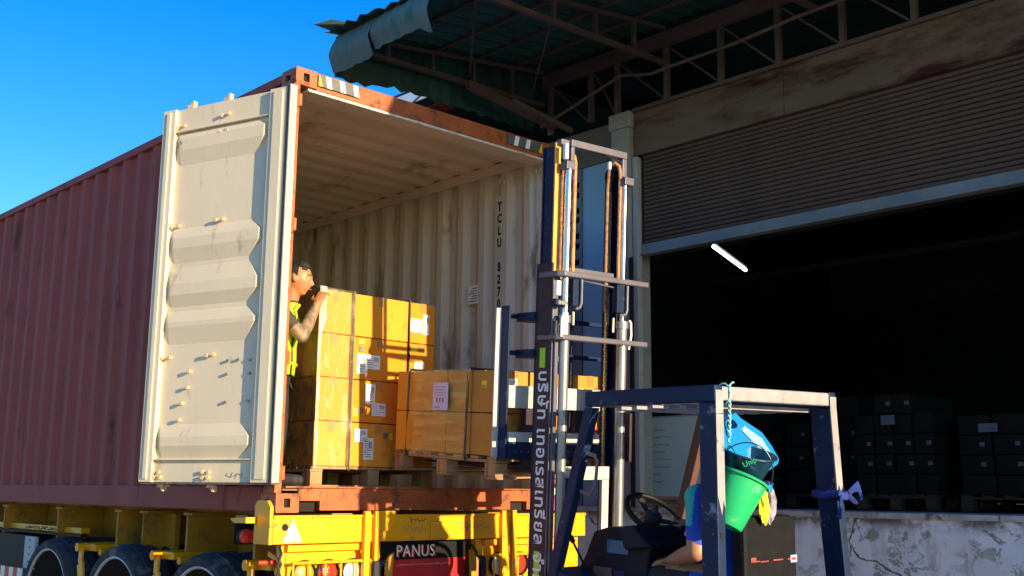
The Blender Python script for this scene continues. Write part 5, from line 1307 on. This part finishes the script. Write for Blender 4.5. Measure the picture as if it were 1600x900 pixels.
def face_extras(T, parent, skin, hairfn, hairbump=.012, seed=1):
    vs, fs = head_pts(None, 44, 36)
    keep = [f for f in fs if hairfn(sum((vs[i] for i in f), Vector())/4)]
    used = sorted({i for f in keep for i in f}); mp = {i: k for k, i in enumerate(used)}
    pos = []
    for i in used:
        v = vs[i]; n_ = v.normalized(); q = hairbump*(.55+.7*abs(mnoise.noise(v*38+Vector((seed, 0, 0)))))
        if v.z > .06 and v.x > .0: q += .014*(.5+mnoise.noise(v*60))
        pos.append(T @ (v+n_*q))
    inn = [T @ (vs[i]*.97) for i in used]; k = len(used)
    F = [tuple(mp[i] for i in f) for f in keep]
    cnt = {}
    for f in F:
        for a, b in zip(f, f[1:]+f[:1]): cnt[(a, b)] = 1
    rim = [(a, b, b+k, a+k) for (a, b) in cnt if (b, a) not in cnt]
    G().add(pos+inn, F+[tuple(j+k for j in f[::-1]) for f in F]+rim).build('hair', 'hair', parent, smooth=True)
    for s in (-1, 1):
        g = G(T).mat('eye'); g.lathe([(.0105*math.sin(math.pi*i/8)+.0001, -.0105*math.cos(math.pi*i/8)) for i in range(9)], (.077, s*.031, .011), (1, 0, 0), 14)
        g.mat('void').lathe([(.0001, .0108), (.004, .0104), (.0052, .0094)], (.077, s*.031, .011), (1, 0, 0), 10)
        g.build('eye', None, parent, smooth=True)
        G(T).tube([(.094, s*.012, .031), (.094, s*.024, .036), (.086, s*.038, .036), (.074, s*.050, .030)], [.003, .004, .0035, .002], 6).build('eyebrow', 'hair', parent, smooth=True)
        G(T).tube([(.0875, s*.020, .0165), (.089, s*.031, .0205), (.082, s*.043, .016)], .0026, 6).build('eyelid', skin, parent, smooth=True)
    G(T).tube([(.098, -.018, -.0595), (.106, 0, -.058), (.098, .018, -.0595)], [.002, .0032, .002], 6).build('lips', 'lip', parent, smooth=True)
def add_head(g, T):
    vs, fs = head_pts(None, 44, 36); g.add([T @ v for v in vs], fs)
    for s in (-1, 1):
        R3 = T.to_3x3(); ax = (R3 @ Vector((.9, 0, .35)).normalized(), R3 @ Vector((0, 1, 0)), R3 @ Vector((-.35, 0, .9)).normalized())
        c = T @ Vector((-.004, s*.078, -.004)); ell(g, c, ax, .018, .011, .033)
def frame_from(fwd, c, tilt=0, roll=0):
    f = Vector(fwd).normalized(); z = Vector((0, 0, 1)); y = z.cross(f).normalized(); z = f.cross(y)
    m = Matrix((f, y, z)).transposed().to_4x4(); m = m @ Matrix.Rotation(tilt, 4, 'Y') @ Matrix.Rotation(roll, 4, 'X'); m.translation = Vector(c); return m
def make_loader():
    r = thing('person', 'worker in lime high visibility vest peering round the tall carton stack inside the container', 'person', (.29, .43, CZ+.157))
    F = Vector((.735, -.68, 0)).normalized(); Rt = Vector((-.68, -.735, 0)).normalized()     # facing, right hand side
    g = G()
    HT = frame_from(F*1+Vector((0, 0, -.10)), (.288, .335, 2.795), rad(2)); add_head(g, HT)
    neck0, neck1 = Vector((.262, .395, 2.62)), Vector((.275, .352, 2.735)); limb(g, [neck0, neck1], [.060, .056])
    ch = Vector((.220, .425, 2.48)); ab = Vector((.215, .435, 2.28)); pv = Vector((.205, .435, 2.14))
    A = (F, Rt, Z_)
    ell(g, ch, A, .115, .185, .185); ell(g, ab, A, .105, .150, .16); ell(g, pv, A, .110, .158, .13)
    sr, sl_ = ch+Rt*.165+Z_*.085+F*.03, ch-Rt*.165+Z_*.085
    er = Vector((.262, .205, 2.385)); wr = Vector((.375, .205, 2.625))
    limb(g, [ch+Z_*.13, sr], [.07, .062]); limb(g, [ch+Z_*.13, sl_], [.07, .062])
    limb(g, [sr, er], [.056, .041]); limb(g, [er, er.lerp(wr, .35), wr], [.042, .043, .027])
    hand(g, wr, (.55, .25, .85), (.75, .55, -.35), .75, .95)
    el = Vector((.40, .66, 2.36)); wl = Vector((.40, .62, 2.14)); limb(g, [sl_, el], [.056, .041]); limb(g, [el, wl], [.042, .027]); hand(g, wl, (0, -.1, -1), (1, 0, 0), .4, .95)
    for s in (-1, 1):
        hp = pv+Rt*.085*s-Z_*.03; kn = Vector((hp.x+.01, hp.y-.04, 1.86)); an = Vector((hp.x+.005, hp.y-.02, CZ+.157+.10))
        limb(g, [hp, kn, an], [.085, .062, .050]); limb(g, [an-Z_*.05, an-Z_*.055+F*.16], [.045, .038])
    def fn(p):
        if p.z > 2.645: return 0
        if (p-wr).length < .16 and p.x > .34: return 0
        d = (er-p).length
        if ((p.z < 2.66) and p.y < .26 and p.z > 2.33 and (p-sr).length > .16) : return 4
        if p.z < CZ+.157+.10: return 3
        if p.z < 2.20: return 2
        if (p-el).length+(p-wl).length < .36: return 0
        return 1
    tm = pm('tattooed_skin', (.27, .17, .09), .55, var=.15, scale=14, dirt=(.10, .10, .085), damt=.5, dscale=16, bump=.05); M['tattoo'] = tm
    voxel(g, 'body', ['skin', 'shirt', 'trousers', 'rubber', 'tattoo'], fn, r, .0055)
    face_extras(HT, r, 'skin', lambda v: (v.z > .075 and v.x > .0) or (v.z > .055 and v.x > .03 and abs(v.y) > .045) or (v.x <= .012 and v.z > .012-.9*v.x*0) or (v.x < -.035 and v.z > -.045), .011, 3)
    # vest
    g = G(); n = 40; rows = [(2.14, .128, .172, pv), (2.24, .126, .170, ab), (2.34, .122, .172, ab), (2.44, .128, .190, ch), (2.52, .128, .182, ch), (2.585, .105, .140, ch), (2.625, .082, .095, neck0)]
    vs = []
    for z, a, b, c in rows:
        for k in range(n):
            ph = 2*math.pi*k/n; w = 1+.02*math.sin(ph*7+z*9)
            vs.append(Vector((c.x, c.y, z))+F*a*1.04*w*math.cos(ph)+Rt*b*1.02*w*math.sin(ph))
    for i in range(len(rows)-1):
        for k in range(n):
            deg = 360*k/n
            # armholes left open
            band = any(abs((deg % 360)-q) < 9 for q in (18, 63, 108, 153, 243, 297))
            g.mat('shirt' if band else 'hivis')
            a = i*n+k; b = i*n+(k+1) % n
            g.f.append([a, b, b+n, a+n]); g.mi.append(g.cur)
    g.v = vs
    v = g.build('vest', None, r, smooth=True); so_ = v.modifiers.new('thick', 'SOLIDIFY'); so_.thickness = .006
    G().tube([Vector((pv.x, pv.y, 2.215))+F*.140*math.cos(t)+Rt*.182*math.sin(t) for t in [i*2*math.pi/30 for i in range(30)]], .010, 6, True).build('vest_hem', 'hivis', r, smooth=True)
    rebase(r)
make_loader()
def make_driver():
    r = thing('person', 'forklift driver in bright blue shirt sitting behind the guard post', 'person'); r.matrix_world = FR
    g = G(); F = Vector((0, 1, 0)); Rt = Vector((1, 0, 0)); A = (F, Rt, Z_)
    HT = frame_from((.05, 1, -.05), (-.09, .28, 1.725)); add_head(g, HT)
    pv = Vector((-.10, .26, 1.07)); ab = Vector((-.10, .27, 1.22)); ch = Vector((-.11, .31, 1.40))
    limb(g, [(-.10, .30, 1.52), (-.095, .27, 1.66)], [.064, .058])
    ell(g, ch, A, .125, .185, .19); ell(g, ab, A, .125, .165, .16); ell(g, pv, A, .13, .175, .12)
    sL, sR = Vector((-.285, .33, 1.475)), Vector((.07, .33, 1.475))
    limb(g, [(-.15, .32, 1.48), sL], [.075, .068]); limb(g, [(-.05, .32, 1.48), sR], [.075, .068])
    eL = Vector((-.335, .30, 1.195)); wL = Vector((-.27, .53, 1.135)); eR = Vector((.11, .42, 1.22)); wR = Vector((.05, .66, 1.30))
    limb(g, [sL, eL], [.064, .050]); limb(g, [eL, eL.lerp(wL, .4), wL], [.050, .047, .030]); hand(g, wL, (.2, 1, -.15), (0, -.1, -1), .45)
    limb(g, [sR, eR], [.062, .048]); limb(g, [eR, eR.lerp(wR, .4), wR], [.048, .044, .028]); hand(g, wR, (-.2, 1, .25), (0, .2, -1), .9)
    for s, kx in ((-1, -.23), (1, .05)):
        hp = Vector((-.10+.09*s, .28, 1.035)); kn = Vector((kx, .80, 1.045)); an = Vector((kx, .98, .66))
        limb(g, [hp, kn], [.092, .070]); limb(g, [kn, an], [.070, .045]); limb(g, [an-Z_*.03, an+Vector((0, .16, -.04))], [.045, .036])
    def sleeve(p):
        return (p-eL).length < .125 and p.z > 1.225 or (p-eR).length < .12 and p.z > 1.26
    def fn(p):
        if p.z > 1.585: return 0
        if p.x < -.215 and p.z < 1.255 and p.z > 1.085 and p.y > .20 and (p-eL).length+(p-wL).length < .36: return 0
        if p.x < -.19 and (p-wL).length < .20 and p.z > 1.10 and p.y > .50: return 0
        if (p-eR).length+(p-wR).length < .37 or (p-wR).length < .16: return 0
        if p.y > .40 and p.z < 1.135: return 2
        if p.z < 1.02: return 2
        if p.z < .70: return 3
        if p.x < -.30 and p.z > 1.33 and p.y > .30: return 4
        return 1
    voxel(g, 'body', ['skin2', 'blueshirt', 'trousers', 'rubber', 'tealtrim'], fn, r, .006)
    face_extras(HT, r, 'skin2', lambda v: (v.z > .07 and v.x > .0) or (v.x <= .012 and v.z > .012) or (v.x < -.035 and v.z > -.05), .011, 8)
make_driver()
